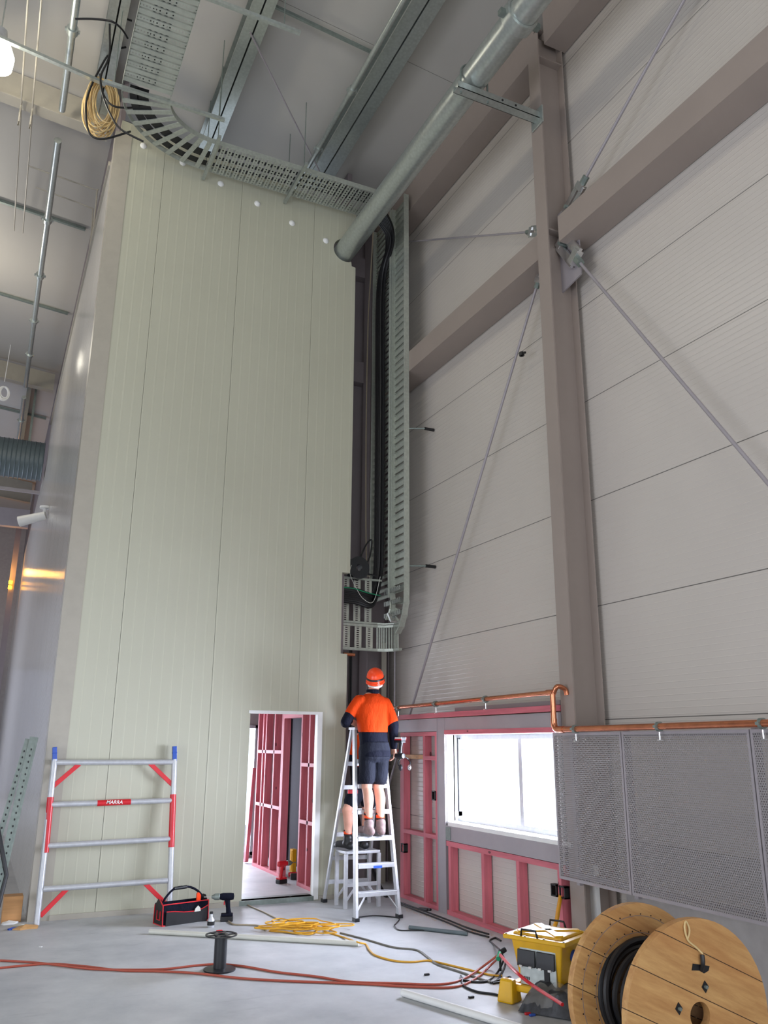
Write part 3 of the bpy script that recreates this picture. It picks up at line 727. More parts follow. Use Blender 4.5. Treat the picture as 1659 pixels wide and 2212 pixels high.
# cable coil and black loops at the upper left
q = at(228, 235, 1, 9.35)
coil('cable_coil', 'hanging coil of clear cream cable at the upper left corner of the block', Vector(at(226, 178, 1, 9.35))-Vector((0, 0, .42)), .42, .008, 26, 'beigecable', .1, .42, .32)
def pc(name, label, pxs, y, r, mat, cat='cable', ax=1, group=None):
    return tag(MB().tube(spline([at(px, py, ax, y) for px, py in pxs], 8), r, 8).build(name, mat, smooth=True), label, cat, group)
pc('black_cable', 'black cable looping wide round the hanging cream coil', [(272, 102), (240, 112), (215, 150), (190, 205), (186, 250), (195, 290), (225, 300), (282, 284)], 9.25, .013, 'black')
pc('black_cable', 'black cable dropping through the middle of the hanging cream coil', [(285, 45), (240, 33), (237, 60), (236, 120), (218, 165), (222, 205), (240, 250), (262, 280), (310, 306)], 8.75, .012, 'black')
pc('black_cable', 'black cable sagging right of the hanging coil under the curved tray', [(216, 160), (222, 200), (240, 226), (270, 233), (310, 230)], 9.05, .012, 'black')
pc('black_cable', 'black cable reaching left from the overhead tray to the sprinkler pipe', [(163, 41), (200, 41), (240, 46), (262, 62), (276, 83)], 9.62, .012, 'black', ax=2)
# round screw caps on the panels
for i, (px, py) in enumerate(((310, 315), (395, 352), (477, 397), (556, 440), (631, 482), (704, 520))):
    q = at(px, py, 1, PY)
    tag(MB().lathe([(.001, -.03), (.025, -.024), (.042, -.008), (.045, 0)], q, 'y', 16).build('round_cap', 'white', smooth=True),
        'small round white cap on the upper panels, '+('first', 'second', 'third', 'fourth', 'fifth', 'last')[i]+' from the left', 'cap', 'round white caps on the cream wall')

# ================================================================ pink stud framing
struct('wall_lining', MB().box(4.825, 4.84, 8.38, 9.56, 0, 1.9).box(4.825, 4.84, 6.30, 8.38, 0, .74), 'clad')
FX0, FX1 = 4.72, 4.81
t = W0('stud_frame', 'pink timber stud frame left of the window, behind the step ladder', 'timber frame')
MB().box(FX0, FX1, 8.57, 9.50, 0, .045).build('bottom_plate', 'pinkh', t)
MB().box(FX0, FX1, 8.57, 9.50, 1.83, 1.875).build('top_plate', 'pinkh', t)
for y0, w in ((9.41, .09), (8.86, .045), (8.57, .045)): MB().box(FX0, FX1, y0, y0+w, .045, 1.83).build('stud', 'pink', t)
for z in (.72,): MB().box(FX0, FX1, 8.905, 9.41, z, z+.045).build('nogging', 'pinkh', t)
MB().box(FX0, FX1, 8.615, 8.86, .72, .765).build('nogging', 'pinkh', t)
MB().box(FX0, FX1, 8.615, 8.86, 1.56, 1.605).build('nogging', 'pinkh', t)
MB().box(FX0+.0, FX1, 8.905, 9.41, 1.57, 1.615).build('nogging', 'pine', t)
settle(t)
t = W0('stud_frame', 'pink timber stud frame under the window', 'timber frame')
MB().box(FX0, FX1, 6.34, 8.38, 0, .045).build('bottom_plate', 'pinkh', t)
MB().box(FX0, FX1, 6.30, 8.38, .68, .73).build('top_plate', 'pinkh', t)
for y0 in (8.29, 7.62, 7.0, 6.36): MB().box(FX0, FX1, y0, y0+.05, .045, .68).build('stud', 'pink', t)
settle(t)
t = W0('timber_plate', 'long pink timber plate below the copper pipe', 'timber')
MB().box(FX0-.02, FX1, 6.29, 9.56, 2.03, 2.085).build('board', 'pinkh', t)
MB().box(FX0+.03, FX1+.2, 6.29, 8.2, 2.09, 2.13).build('backing_board', 'darksteel', t); settle(t)
t = W0('timber_plate', 'pink timber packer along the top of the window', 'timber')
MB().box(FX0-.01, FX0+.03, 6.34, 8.38, 1.845, 1.89).build('board', 'pinkh', t); settle(t)
for y0, z0, l in ((8.60, 1.13, 'black electrical box clipped to the stud beside the window'), (9.38, .50, 'black electrical box on the leftmost stud, behind the ladder'), (6.42, .46, 'black electrical box on the last stud under the window'), (6.30, .46, 'black electrical box beside the column foot')):
    t = W0('electrical_box', l, 'electrical box')
    b = MB().box(FX0-.012, FX0+.04, y0, y0+.012, z0, z0+.1).box(FX0-.012, FX0+.04, y0+.07, y0+.082, z0, z0+.1).box(FX0-.012, FX0+.04, y0, y0+.082, z0, z0+.012).box(FX0-.012, FX0+.04, y0, y0+.082, z0+.088, z0+.1)
    b.build('box', 'black', t); settle(t)
# grey steel frame round the window
t = W0('steel_frame', 'grey steel beams and post framing the window', 'steel frame')
MB().box(FX0, FX0+.10, 8.39, 8.56, 0, 2.02).box(FX0-.004, FX0, 8.385, 8.395, 0, 2.02).box(FX0-.004, FX0, 8.555, 8.565, 0, 2.02).build('post', 'greysteel', t)
MB().box(FX0, FX0+.08, 6.29, 8.385, 1.89, 2.02).build('head_beam', 'greysteel', t)
MB().box(FX0, FX0+.08, 8.565, 9.56, 1.88, 2.02).build('head_beam', 'greysteel', t)
MB().box(FX0, FX0+.10, 6.29, 8.385, .735, .885).build('sill_beam', 'greysteel', t)
MB().box(FX0-.006, FX0-.004, 8.28, 8.38, .745, .875).build('end_plate', 'galvdark', t)
settle(t)
tag(MB().box(4.88, 4.92, 6.10, 6.38, 0, .75).build('plaster_strip', 'white'), 'white board strip behind the foot of the tall column', 'board')
# copper pipes
def elbow(p, q, r_, s, r=.027):
    """rounded corner polyline at q"""
    p, q, s = Vector(p), Vector(q), Vector(s); a = q+(p-q).normalized()*r_; c = q+(s-q).normalized()*r_
    return [a.lerp(q, t_).lerp(q.lerp(c, t_), t_) for t_ in (0, .25, .5, .75, 1)]
t = W0('copper_pipe', 'copper pipe along the wall with a drop beside the column', 'pipe')
P1, P2, P3, P4, P5 = (4.62, 9.6, 2.17), (4.62, 6.24, 2.19), (4.62, 6.22, 1.86), (4.60, 2.2, 1.90), None
MB().tube([P1, (4.62, 6.30, 2.19)], .022, 14).build('upper_run', 'copper', t, smooth=True)
MB().tube([(4.62, 6.30, 2.19), (4.62, 6.2, 2.19)], .028, 14).tube(spline([(4.62, 6.2, 2.19), (4.64, 6.17, 2.24), (4.72, 6.17, 2.22), (4.74, 6.17, 2.17)], 5), .022, 12).build('elbow', 'copper', t, smooth=True)
MB().tube([(4.62, 6.22, 2.2), (4.62, 6.22, 1.93)], .025, 14).build('drop', 'copper', t, smooth=True)
MB().tube([(4.62, 6.22, 1.96)]+elbow((4.62, 6.22, 2.0), (4.62, 6.22, 1.865), .06, (4.62, 6.0, 1.865))+[(4.62, 6.08, 1.865)], .029, 14).build('elbow', 'copper', t, smooth=True)
MB().tube([(4.62, 6.08, 1.865), (4.60, 1.8, 1.885)], .025, 14).build('lower_run', 'copper', t, smooth=True)
settle(t)
for i, (y, z) in enumerate(((9.35, 2.165), (8.4, 2.175), (7.35, 2.18), (5.92, 1.866), (4.92, 1.87), (3.98, 1.874))):
    c = thing('pipe_clamp', (4.62, y, z-.1), 'zinc pipe clamp on the copper pipe, '+('furthest, beside the long rod', 'left of the window middle', 'above the window', 'on the tall column', 'above the joint of the perforated panels', 'at the right edge of the picture')[i], 'clamp', 'clamps on the copper pipe')
    MB().lathe([(.026, -.014), (.036, -.014), (.036, .014), (.026, .014)], (0, 0, .1), 'y', 18, True).build('ring', 'galvdark', c, smooth=True)
    MB().tube([(0, 0, .06), (0, 0, .0)], .006, 8).box(-.02, .02, -.012, .012, -.004, .004).build('foot', 'chrome', c)
    MB().box(.034, .05, -.014, .014, .09, .11).box(-.05, -.034, -.014, .014, .09, .11).build('bolt_lug', 'galvdark', c)

# perforated panels
def perf(label, y0, y1):
    t = W0('perforated_screen', label, 'panel', 'perforated metal panels')
    x, z0, z1 = 4.66, .63, 1.84
    b = MB()
    vs = [b.b.verts.new(p) for p in ((x, y0+.018, z0+.02), (x, y1-.018, z0+.02), (x, y1-.018, z1-.02), (x, y0+.018, z1-.02))]; b.b.faces.new(vs)
    b.build('sheet', 'perf', t)
    b = MB().box(x-.002, x+.03, y0, y0+.02, z0, z1).box(x-.002, x+.03, y1-.02, y1, z0, z1).box(x-.002, x+.03, y0+.02, y1-.02, z0, z0+.022).box(x-.002, x+.03, y0+.02, y1-.02, z1-.022, z1)
    b.build('folded_edge', 'greysteel', t); return settle(t)
perf('leftmost perforated grey metal panel, half across the bright window', 5.40, 6.30)
perf('wide perforated grey metal panel in the middle', 4.13, 5.39)
perf('perforated grey metal panel cut by the right edge of the picture', 2.85, 4.12)
b = MB()
for y in (6.1, 5.395, 4.125): b.box(4.70, 4.74, y-.02, y+.02, .6, 1.86)
b.box(4.69, 4.699, 2.9, 6.2, 1.80, 1.84).box(4.69, 4.699, 2.9, 6.2, .66, .70)
tag(b.build('screen_support', 'greysteel'), 'grey support frame behind the perforated panels', 'frame')

# ================================================================ step ladders
def aladder(name, label, FB, FT, RB, RTp, steps, lab=None):
    """FB etc.: (left, right) foot and top points of the front and rear frames"""
    t = W0(name, label, 'ladder')
    V = lambda a: Vector(a)
    for s in (0, 1):
        MB().bar(FB[s], FT[s], .032, .065, (0, 1, 0)).build('front_rail', 'alu', t, bevel=.004)
        MB().bar(RB[s], RTp[s], .028, .045, (0, 1, 0)).build('rear_rail', 'alu', t, bevel=.004)
        for P_ in (FB, RB): MB().box(P_[s][0]-.025, P_[s][0]+.025, P_[s][1]-.04, P_[s][1]+.04, 0, .035).build('foot', 'blackp', t)
    top = FT[0][2]
    for z in steps:
        f = z/top; a, b = V(FB[0]).lerp(V(FT[0]), f), V(FB[1]).lerp(V(FT[1]), f)
        MB().box(a.x+.012, b.x-.012, a.y-.045, a.y+.045, z-.028, z).box(a.x+.013, b.x-.013, a.y-.049, a.y-.044, z-.045, z-.001).build('step', 'alu', t, bevel=.003)
        f = (z-.06)/top; a, b = V(RB[0]).lerp(V(RTp[0]), f), V(RB[1]).lerp(V(RTp[1]), f)
        MB().bar(a, b, .022, .045).build('rear_bar', 'alu', t)
    z = steps[0]
    for s in (0, 1):
        sg = 1 if s == 0 else -1; f = .03/top; a = V(FB[s]).lerp(V(FT[s]), .05/top); b = V(FB[s]).lerp(V(FT[s]), z/top)+V((sg*.13, 0, -.03))
        MB().bar(a, b, .006, .03, (0, 1, 0)).build('brace', 'alu', t)
    MB().box(FT[0][0]-.02, FT[1][0]+.02, FT[0][1]-.05, RTp[0][1]+.05, top-.01, top+.02).build('top_cap', 'alu', t, bevel=.005)
    return t
lt = aladder('step_ladder', 'tall aluminium step ladder the worker stands on', ((3.68, 8.42, .02), (4.17, 8.42, .02)), ((3.85, 8.92, 1.90), (4.19, 8.92, 1.90)),
             ((3.78, 9.56, .02), (4.3, 9.5, .02)), ((3.85, 9.0, 1.90), (4.19, 9.0, 1.90)), [.262*k for k in range(1, 7)])
MB().box(3.88, 3.98, 8.437, 8.439, .487, .512).build('blue_label', 'blue', lt)
MB().box(3.80, 3.92, 8.96, 8.97, 1.2, 1.24).build('red_label', 'red', lt)
settle(lt)
t = W0('work_platform', 'low aluminium step-up platform behind the tall ladder, second worker on it', 'platform')
PX0, PX1, PYA, PYB, PZ = 3.83, 4.25, 9.06, 9.36, .585
MB().box(PX0, PX1, PYA, PYB, PZ-.03, PZ).build('deck', 'alu', t, bevel=.004)
for xx in (PX0+.01, PX1-.01):
    for yy in (PYA+.02, PYB-.02):
        MB().bar((xx, yy, 0), (xx, yy, PZ-.03), .035, .04).build('leg', 'alu', t)
for yy in (PYA+.02, PYB-.02):
    MB().box(PX0+.03, PX1-.03, yy-.01, yy+.01, .22, .26).build('crossbar', 'alu', t)
    for xx, dx in ((PX0+.02, .12), (PX1-.02, -.12)): MB().bar((xx, yy, .08), (xx+dx, yy, .23), .006, .025).build('brace', 'alu', t)
settle(t)

# ================================================================ people
def cloth(name, c, sc=9):
    n = N(name); a = lin(c); w = n.noise(sc, 5, n.scaled((1, 1, .45)), .6)
    n.color(n.mix(n.ramp(w, .35, .75), a, tuple(x*.8 for x in a[:3])+(1,))); n.rm(.85); n.b.inputs['Specular IOR Level'].default_value = .2; n.bump(w, .9, .03); return n.m
M['hivis'] = cloth('hi_vis_orange', 'cc3d04'); M['navy'] = cloth('navy_shirt', '0c0f20'); M['shorts'] = cloth('work_shorts', '1a1d29')
M['sock1'] = None
def sockmat():
    n = N('striped_sock'); s = n.stripe(2, .052, .022, .008); n.color(n.mix(s, lin('f4511f'), lin('2b1014'))); n.rm(.85); return n.m
M['sock'] = sockmat()
def limb(mb, pts, rs, seg=14, n=5):
    P_ = spline(pts, n); R_ = []
    for i in range(len(P_)):
        f = i/n; k = min(int(f), len(rs)-2); u = f-k; u = u*u*(3-2*u); R_.append(rs[k]*(1-u)+rs[k+1]*u)
    mb.tube(P_, R_, seg); mb.ball(P_[0], R_[0], seg); mb.ball(P_[-1], R_[-1], seg)
def loft(mb, rings, seg=28, yaw=0):
    """rings (centre, rx, ry)"""
    R_ = []
    for c, rx, ry in rings:
        ring = []
        for k in range(seg):
            a = 2*PI*k/seg; ca, sa = math.cos(a), math.sin(a); e = .82
            v = Vector((rx*math.copysign(abs(ca)**e, ca), ry*math.copysign(abs(sa)**e, sa), 0)); v.rotate(Matrix.Rotation(yaw, 3, 'Z'))
            ring.append(mb.b.verts.new(Vector(c)+v))
        R_.append(ring)
    for A_, B_ in zip(R_, R_[1:]):
        for k in range(seg): mb.b.faces.new((A_[k], A_[(k+1) % seg], B_[(k+1) % seg], B_[k]))
    mb.b.faces.new(R_[0][::-1]); mb.b.faces.new(R_[-1])
def fuse(o, vox, smooth=3):
    r = o.modifiers.new('skin_over', 'REMESH'); r.mode = 'VOXEL'; r.voxel_size = vox; r.use_smooth_shade = True
    s = o.modifiers.new('soften', 'SMOOTH'); s.iterations = smooth; s.factor = .5
    return o
def hand(mb, wrist, d, palm_n, thumb_side, curl=.6, s=1.0):
    """d: direction of the fingers, palm_n: out of the palm, five separate fingers"""
    w, d, nn = Vector(wrist), Vector(d).normalized(), Vector(palm_n); nn = (nn-d*nn.dot(d)).normalized(); sd = d.cross(nn)*thumb_side
    limb(mb, [w, w+d*.045*s, w+d*.085*s], [.026*s, .034*s, .034*s], 12, 3)
    mb.ball(w+d*.06*s, .03*s, 12, (1.1, 1.1, 1.1))
    for k, L_ in enumerate((.072, .082, .076, .060)):
        b = w+d*.088*s+sd*(.030-.021*k)*s; P_ = [b]; dr = d.copy()
        for j in range(3):
            dr = (Matrix.Rotation(curl*(.5+.35*j), 3, sd*thumb_side*1.0) @ dr) if False else (dr*math.cos(curl*(.45+.3*j))+nn*math.sin(curl*(.45+.3*j))).normalized()
            P_.append(P_[-1]+dr*L_*s*(.42, .33, .25)[j])
        limb(mb, P_, [.0095*s, .009*s, .0085*s, .0075*s], 8, 3)
    tb = w+d*.03*s+sd*.028*s; td = (d*.7+sd*.7+nn*.3).normalized()
    limb(mb, [tb, tb+td*.035*s, tb+(td*.05+d*.02)*s, tb+(td*.058+d*.038)*s], [.013*s, .012*s, .0105*s, .009*s], 8, 3)
def worker(label, J, helmet_rot=0, who='p1'):
    t = W0('person', label, 'person')
    V = {k: Vector(v) for k, v in J.items() if len(v) == 3}
    # body
    b = MB()
    pc_, ch, nk, hd = V['pelvis'], V['chest'], V['neck'], V['head']
    loft(b, [(pc_-Vector((0, 0, .09)), .13, .09), (pc_, .155, .11), (pc_.lerp(ch, .4), .135, .095), (ch, .165, .115), (ch.lerp(nk, .6), .16, .10), (nk, .07, .06)])
    limb(b, [nk-Vector((0, 0, .05)), nk.lerp(hd, .4), hd-Vector((0, 0, .03))], [.062, .058, .06])
    look = V['look']; look = look.normalized(); up = (Vector((0, 0, 1))-look*look.z).normalized(); side = look.cross(up)
    rot = Matrix((side, look, up)).transposed()
    b.ball(hd+up*.03, .098, 20, (.80, .98, 1.12), rot); b.ball(hd+look*.02-up*.05, .07, 16, (.85, 1.0, .95), rot)
    # face: brow, nose, chin, lips, ears
    b.ball(hd+look*.10-up*.0, .018, 10, (.8, 1.1, 1.5), rot); b.ball(hd+look*.088+up*.035, .03, 10, (1.7, .5, .5), rot)
    b.ball(hd+look*.075-up*.095, .028, 10, (1.1, .8, .7), rot); b.ball(hd+look*.088-up*.052, .014, 10, (1.8, .7, .6), rot)
    for s in (-1, 1): b.ball(hd+side*.083*s-up*.01, .03, 12, (.35, .75, 1.1), rot)
    for s in ('L', 'R'):
        limb(b, [V['sh'+s], V['el'+s], V['wr'+s]], [.05, .042, .029]); limb(b, [V['hip'+s], V['kn'+s]], [.085, .058])
        k, a = V['kn'+s], V['an'+s]; cv = V['calf']
        limb(b, [k, k.lerp(a, .28)+cv*.03, k.lerp(a, .62)+cv*.012, a], [.054, .058, .045, .036], 16)
        limb(b, [a, a-Vector((0, 0, .05)), a+V['toe'+s]*.12-Vector((0, 0, .08))], [.036, .038, .03])
        sg = -1 if s == 'L' else 1
        hand(b, V['wr'+s], V['hd'+s], V['pn'+s], V['th'+s][0], J['curl'+s][0], .97)
    fuse(b.build('body', 'skin', t), .0065, 2)
    # clothes
    split = J['split'][2]; zsp = split
    b = MB(); f = lambda z: pc_.lerp(ch, (z-pc_.z)/(ch.z-pc_.z))
    loft(b, [(f(zsp), .168, .130), (f(zsp+.06), .172, .132), (ch, .182, .132), (ch.lerp(nk, .45), .185, .122), (ch.lerp(nk, .8), .135, .095), (nk-Vector((0, 0, .01)), .078, .072)])
    for s in ('L', 'R'):
        a, e = V['sh'+s], V['el'+s]; m_ = a.lerp(e, J['slv'+s][0]); limb(b, [a+(ch-a)*.22, a+(ch-a)*.06, a.lerp(m_, .5), m_], [.068, .066, .066, .068])
    so = fuse(b.build('shirt', 'hivis', t), .009, 9)
    b = MB()
    hem = J['hem'][2]
    loft(b, [(f(hem), .178, .140), (f(hem)+Vector((0, 0, .05)), .174, .136), (f(zsp-.1), .160, .124), (f(zsp)+Vector((0, 0, .004)), .163, .126)])
    for s in ('L', 'R'):
        a, e, w = V['sh'+s], V['el'+s], V['wr'+s]; limb(b, [a.lerp(e, J['slv'+s][0]-.12), e, e.lerp(w, .5), w-(w-e).normalized()*.01], [.064, .060, .050, .040])
    fuse(b.build('lower_shirt', 'navy', t), .009, 5)
    b = MB(); b.lathe([(.066, -.03), (.074, -.02), (.072, .03), (.064, .035), (.060, .0)], nk+Vector((0, .0, .0)), 'z', 24, True).build('collar', 'navy', t, smooth=True)
    b = MB()
    loft(b, [(pc_+Vector((0, 0, .10)), .160, .124), (pc_, .180, .138), (pc_-Vector((0, 0, .08)), .178, .132), (pc_-Vector((0, 0, .12)), .15, .10)])
    for s in ('L', 'R'):
        h, k = V['hip'+s], V['kn'+s]; e = h.lerp(k, J['short'][0]); limb(b, [h+Vector((0, 0, .05)), h.lerp(e, .5), e], [.095, .094, .094])
    fuse(b.build('shorts', 'shorts', t), .009, 2)
    for s in ('L', 'R'):
        a = V['an'+s]; tz = V['toe'+s].normalized(); zb = J['floor'][2]
        MB().tube([a.lerp(V['kn'+s], .33), a.lerp(V['kn'+s], .2), a+Vector((0, 0, .0))], [.047, .046, .044], 18).build('sock', 'sock', t, smooth=True)
        b = MB(); an = Vector((a.x, a.y, zb))
        limb(b, [a+Vector((0, 0, .015)), a+Vector((0, 0, -.02)), an+Vector((0, 0, .075))+tz*.01], [.054, .052, .056], 16)
        limb(b, [an+Vector((0, 0, .05))-tz*.04, an+Vector((0, 0, .052))+tz*.06, an+Vector((0, 0, .045))+tz*.15, an+Vector((0, 0, .04))+tz*.185], [.046, .050, .048, .036], 16)
        bo = fuse(b.build('boot', 'boot' if who == 'p1' else 'black', t), .008, 2)
        b = MB(); sdv = Vector((-tz.y, tz.x, 0)); prof = []
        for i in range(20):
            q_ = 2*PI*i/20; prof.append(an+tz*(.07+.135*math.cos(q_))+sdv*(.047+.006*math.cos(q_))*math.sin(q_))
        A_ = [b.b.verts.new(p) for p in prof]; B_ = [b.b.verts.new(p+Vector((0, 0, .028))) for p in prof]; b.b.faces.new(A_); b.b.faces.new(B_[::-1])
        for i in range(20): b.b.faces.new((A_[i], A_[(i+1) % 20], B_[(i+1) % 20], B_[i]))
        b.build('boot_sole', 'sole', bo)
    # helmet: shell, brim, dark band; hair below it
    hc = hd+up*.045-look*.005
    b = MB(); rings = []
    for r_, z_ in ((.004, .098), (.035, .093), (.065, .078), (.088, .052), (.100, .015), (.104, -.035), (.099, -.035), (.095, .01), (.08, .05), (.03, .085)): rings.append((r_, z_))
    b.lathe(rings, (0, 0, 0), 'z', 32)
    for v in b.b.verts: v.co = hc+rot @ Vector((v.co.x*1.0, v.co.y*1.18, v.co.z*1.15))
    hs = b.build('helmet', 'helmet', t, smooth=True)
    b = MB(); b.lathe([(.1015, .012), (.106, .012), (.108, -.004), (.103, -.004)], (0, 0, 0), 'z', 32, True)
    for v in b.b.verts: v.co = hc+rot @ Vector((v.co.x, v.co.y*1.18, v.co.z*1.15))
    b.build('dark_band', 'blackp', hs, smooth=True)
    b = MB(); b.lathe([(.100, -.03), (.109, -.03), (.11, -.045), (.100, -.045)], (0, 0, 0), 'z', 32, True)
    for v in b.b.verts: v.co = hc+rot @ Vector((v.co.x, v.co.y*1.2+(.02 if v.co.y > 0 else 0), v.co.z*1.15))
    b.build('brim', 'helmet', hs, smooth=True)
    b = MB(); b.ball(hd+up*.015-look*.012, .098, 20, (.84, .98, 1.0), rot).build('hair', 'hair', t, smooth=True)
    b = MB(); b.lathe([(.080, -.01), (.086, -.01), (.086, .012), (.080, .012)], (0, 0, 0), 'z', 28, True)
    for v in b.b.verts: v.co = hd-up*.035-look*.012+rot @ Vector((v.co.x, v.co.y*1.12, v.co.z))
    b.build('head_strap', 'white', t, smooth=True)
    b = MB()
    for s in (-1, 1): b.tube([hc+side*.10*s-up*.03, hd+side*.09*s-up*.06+look*.03, hd+side*.03*s-up*.115+look*.07], .004, 6)
    b.build('chin_strap', 'red', t)
    return settle(t)
Z3 = .786
p1 = dict(pelvis=(4.00, 8.70, 1.66), chest=(3.975, 8.735, 2.06), neck=(3.995, 8.755, 2.30), head=(4.035, 8.77, 2.43), look=(.42, .80, .42),
          shL=(3.815, 8.73, 2.22), elL=(3.685, 8.79, 1.97), wrL=(3.80, 8.94, 1.99), hdL=(.9, .3, -.35), pnL=(0, .3, -1), thL=(1, 0, 0), curlL=(.8,), slvL=(.62,),
          shR=(4.145, 8.72, 2.20), elR=(4.215, 8.66, 1.95), wrR=(4.235, 8.69, 1.70), hdR=(.05, .15, -1), pnR=(-1, .2, 0), thR=(-1, 0, 0), curlR=(.75,), slvR=(.86,),
          hipL=(3.915, 8.70, 1.62), knL=(3.905, 8.685, 1.27), anL=(3.895, 8.60, .90), toeL=(-.18, 1, 0),
          hipR=(4.075, 8.69, 1.62), knR=(4.045, 8.685, 1.26), anR=(4.035, 8.595, .90), toeR=(.28, 1, 0),
          calf=(0, -1, 0), split=(0, 0, 1.86), hem=(0, 0, 1.60), short=(.68,), floor=(0, 0, Z3))
worker('person in orange helmet, orange and navy shirt and dark shorts standing on the tall ladder', p1)
def sh(d, o): return {k: (tuple(a+b for a, b in zip(v, o)) if len(v) == 3 and k[:2] in ('pe', 'ch', 'ne', 'he', 'sh', 'el', 'wr', 'hi', 'kn', 'an') and k != 'hem' else v) for k, v in d.items()}
p2 = dict(pelvis=(4.16, 9.26, 1.30), chest=(4.20, 9.27, 1.66), neck=(4.20, 9.30, 1.91), head=(4.20, 9.32, 2.04), look=(.3, .9, .35),
          shL=(4.05, 9.29, 1.81), elL=(4.05, 9.44, 1.60), wrL=(4.10, 9.60, 1.74), hdL=(.6, .6, .3), pnL=(1, 0, 0), thL=(1, 0, 0), curlL=(.5,), slvL=(.8,),
          shR=(4.36, 9.27, 1.81), elR=(4.38, 9.38, 1.58), wrR=(4.34, 9.52, 1.70), hdR=(0, .6, .6), pnR=(-1, 0, 0), thR=(-1, 0, 0), curlR=(.5,), slvR=(.8,),
          hipL=(4.07, 9.26, 1.26), knL=(3.90, 9.22, 1.00), anL=(3.89, 9.15, .70), toeL=(-.35, .9, 0),
          hipR=(4.23, 9.26, 1.26), knR=(4.15, 9.24, .98), anR=(4.09, 9.15, .70), toeR=(.1, 1, 0),
          calf=(0, -1, 0), split=(0, 0, 1.48), hem=(0, 0, 1.26), short=(.62,), floor=(0, 0, .587))
worker('second person in orange shirt and black boots, mostly hidden behind the first worker', p2, who='p2')

# ================================================================ tools
def driver(name, label, loc, rz, col='blackp', batt='black', s=1.0, rx=0, bit=True, acc=None):
    """pistol-grip driver standing on its battery; nose along local -x"""
    t = thing(name, loc, label, 'power tool'); t.rotation_euler = (rx, 0, rz)
    MB().lathe([(.001, -.055), (.024, -.05), (.031, -.02), (.031, .05), (.027, .075), (.001, .08)], (0, 0, .205), 'x', 20).build('motor_housing', col, t, smooth=True)
    MB().lathe([(.028, -.095), (.029, -.055), (.024, -.05)], (0, 0, .205), 'x', 20).lathe([(.001, -.125), (.012, -.122), (.026, -.095), (.001, -.09)], (0, 0, .205), 'x', 16).build('gear_case', acc or 'galvdark', t, smooth=True)
    if bit: MB().tube([(-.12, 0, .205), (-.19, 0, .205)], .0035, 6).build('bit', 'chrome', t)
    b = MB(); loft(b, [((.038, 0, .06), .024, .018), ((.030, 0, .11), .020, .016), ((.022, 0, .16), .023, .018), ((.015, 0, .19), .03, .02)], 16); b.build('handle', col, t, smooth=True)
    MB().box(-.012, .0, -.008, .008, .135, .165).build('trigger', 'red' if col != 'red' else 'black', t, bevel=.002)
    MB().box(-.03, .075, -.036, .036, .045, .065).build('battery_mount', col, t, bevel=.006)
    MB().box(-.035, .078, -.037, .037, .0, .045).build('battery', batt, t, bevel=.007)
    t.scale = (s, s, s); return t
d1 = driver('impact_driver', 'dark impact driver standing on its battery right of the tool bag', tuple(fl(484, 1990)), math.radians(-15), 'navy', 'black', 1.12)
driver('impact_driver', 'red and black impact driver standing in the doorway', tuple(fl(611, 1908)), math.radians(200), 'red', 'black', 1.15)
d3 = driver('impact_driver', 'second red driver lying further back behind the doorway framing', tuple(fl(640, 1902)+Vector((.02, .05, .04))), math.radians(170), 'red', 'black', 1.0, math.radians(90))
d4 = driver('impact_driver', 'drill with a red and white label in the hand of the worker on the ladder', (4.235, 8.66, 1.42), math.radians(-70), 'blackp', 'black', 1.0)
d4.rotation_euler = (math.radians(180), 0, math.radians(-70)); d4.location = (4.262, 8.62, 1.815)
MB().box(-.034, .077, -.0385, .0385, .006, .022).build('white_label', 'white', d4); MB().box(-.034, .077, -.0387, .0387, .024, .036).build('red_label', 'red', d4)
t = W0('ear_defenders', 'black and white ear defenders hanging beside the worker\'s hand', 'ear defenders')
c = Vector((4.34, 8.64, 1.52))
MB().tube(spline([c+Vector((.075*math.cos(a), .02*math.sin(2*a), .055*math.sin(a)+.02)) for a in [math.radians(x) for x in range(-40, 221, 26)]], 3), .008, 8).build('headband', 'black', t, smooth=True)
for s in (-1, 1): MB().ball(c+Vector((.055*s, -.02, -.035)), .032, 16, (.6, 1, 1.1)).build('ear_cup', 'blackp' if s < 0 else 'chrome', t, smooth=True)
settle(t)

# tool bag
t = thing('tool_bag', (1.845, 8.95, 0), 'open black tool bag with red piping and a long carrying handle', 'bag', rz=math.radians(15))
Lb, Db = .50, .20
MB().prism([(0, 0), (Db, 0), (Db-.012, .17), (Db/2+.03, .235), (Db/2-.03, .235), (.012, .17)], 0, 0, .008).build('end_panel', 'black', t, bevel=.003)
MB().prism([(0, 0), (Db, 0), (Db-.012, .17), (Db/2+.03, .235), (Db/2-.03, .235), (.012, .17)], 0, Lb-.008, Lb).build('end_panel', 'black', t, bevel=.003)
MB().prism([(0, 0), (.008, 0), (.02, .19), (.012, .19)], 0, 0, Lb).build('side_panel', 'navy', t)
MB().prism([(Db, 0), (Db-.008, 0), (Db-.02, .19), (Db-.012, .19)], 0, 0, Lb).build('side_panel', 'navy', t)
MB().box(0, Lb, 0, Db, 0, .012).build('base', 'black', t, bevel=.004)
pk = MB(); P_ = [(.03, .13), (.12, .125), (.22, .11), (.34, .105), (.42, .12), (.49, .15)]
for a, c in zip(P_, P_[1:]): pk.bar((a[0], -.012, a[1]), (c[0], -.012, c[1]), .006, .008)
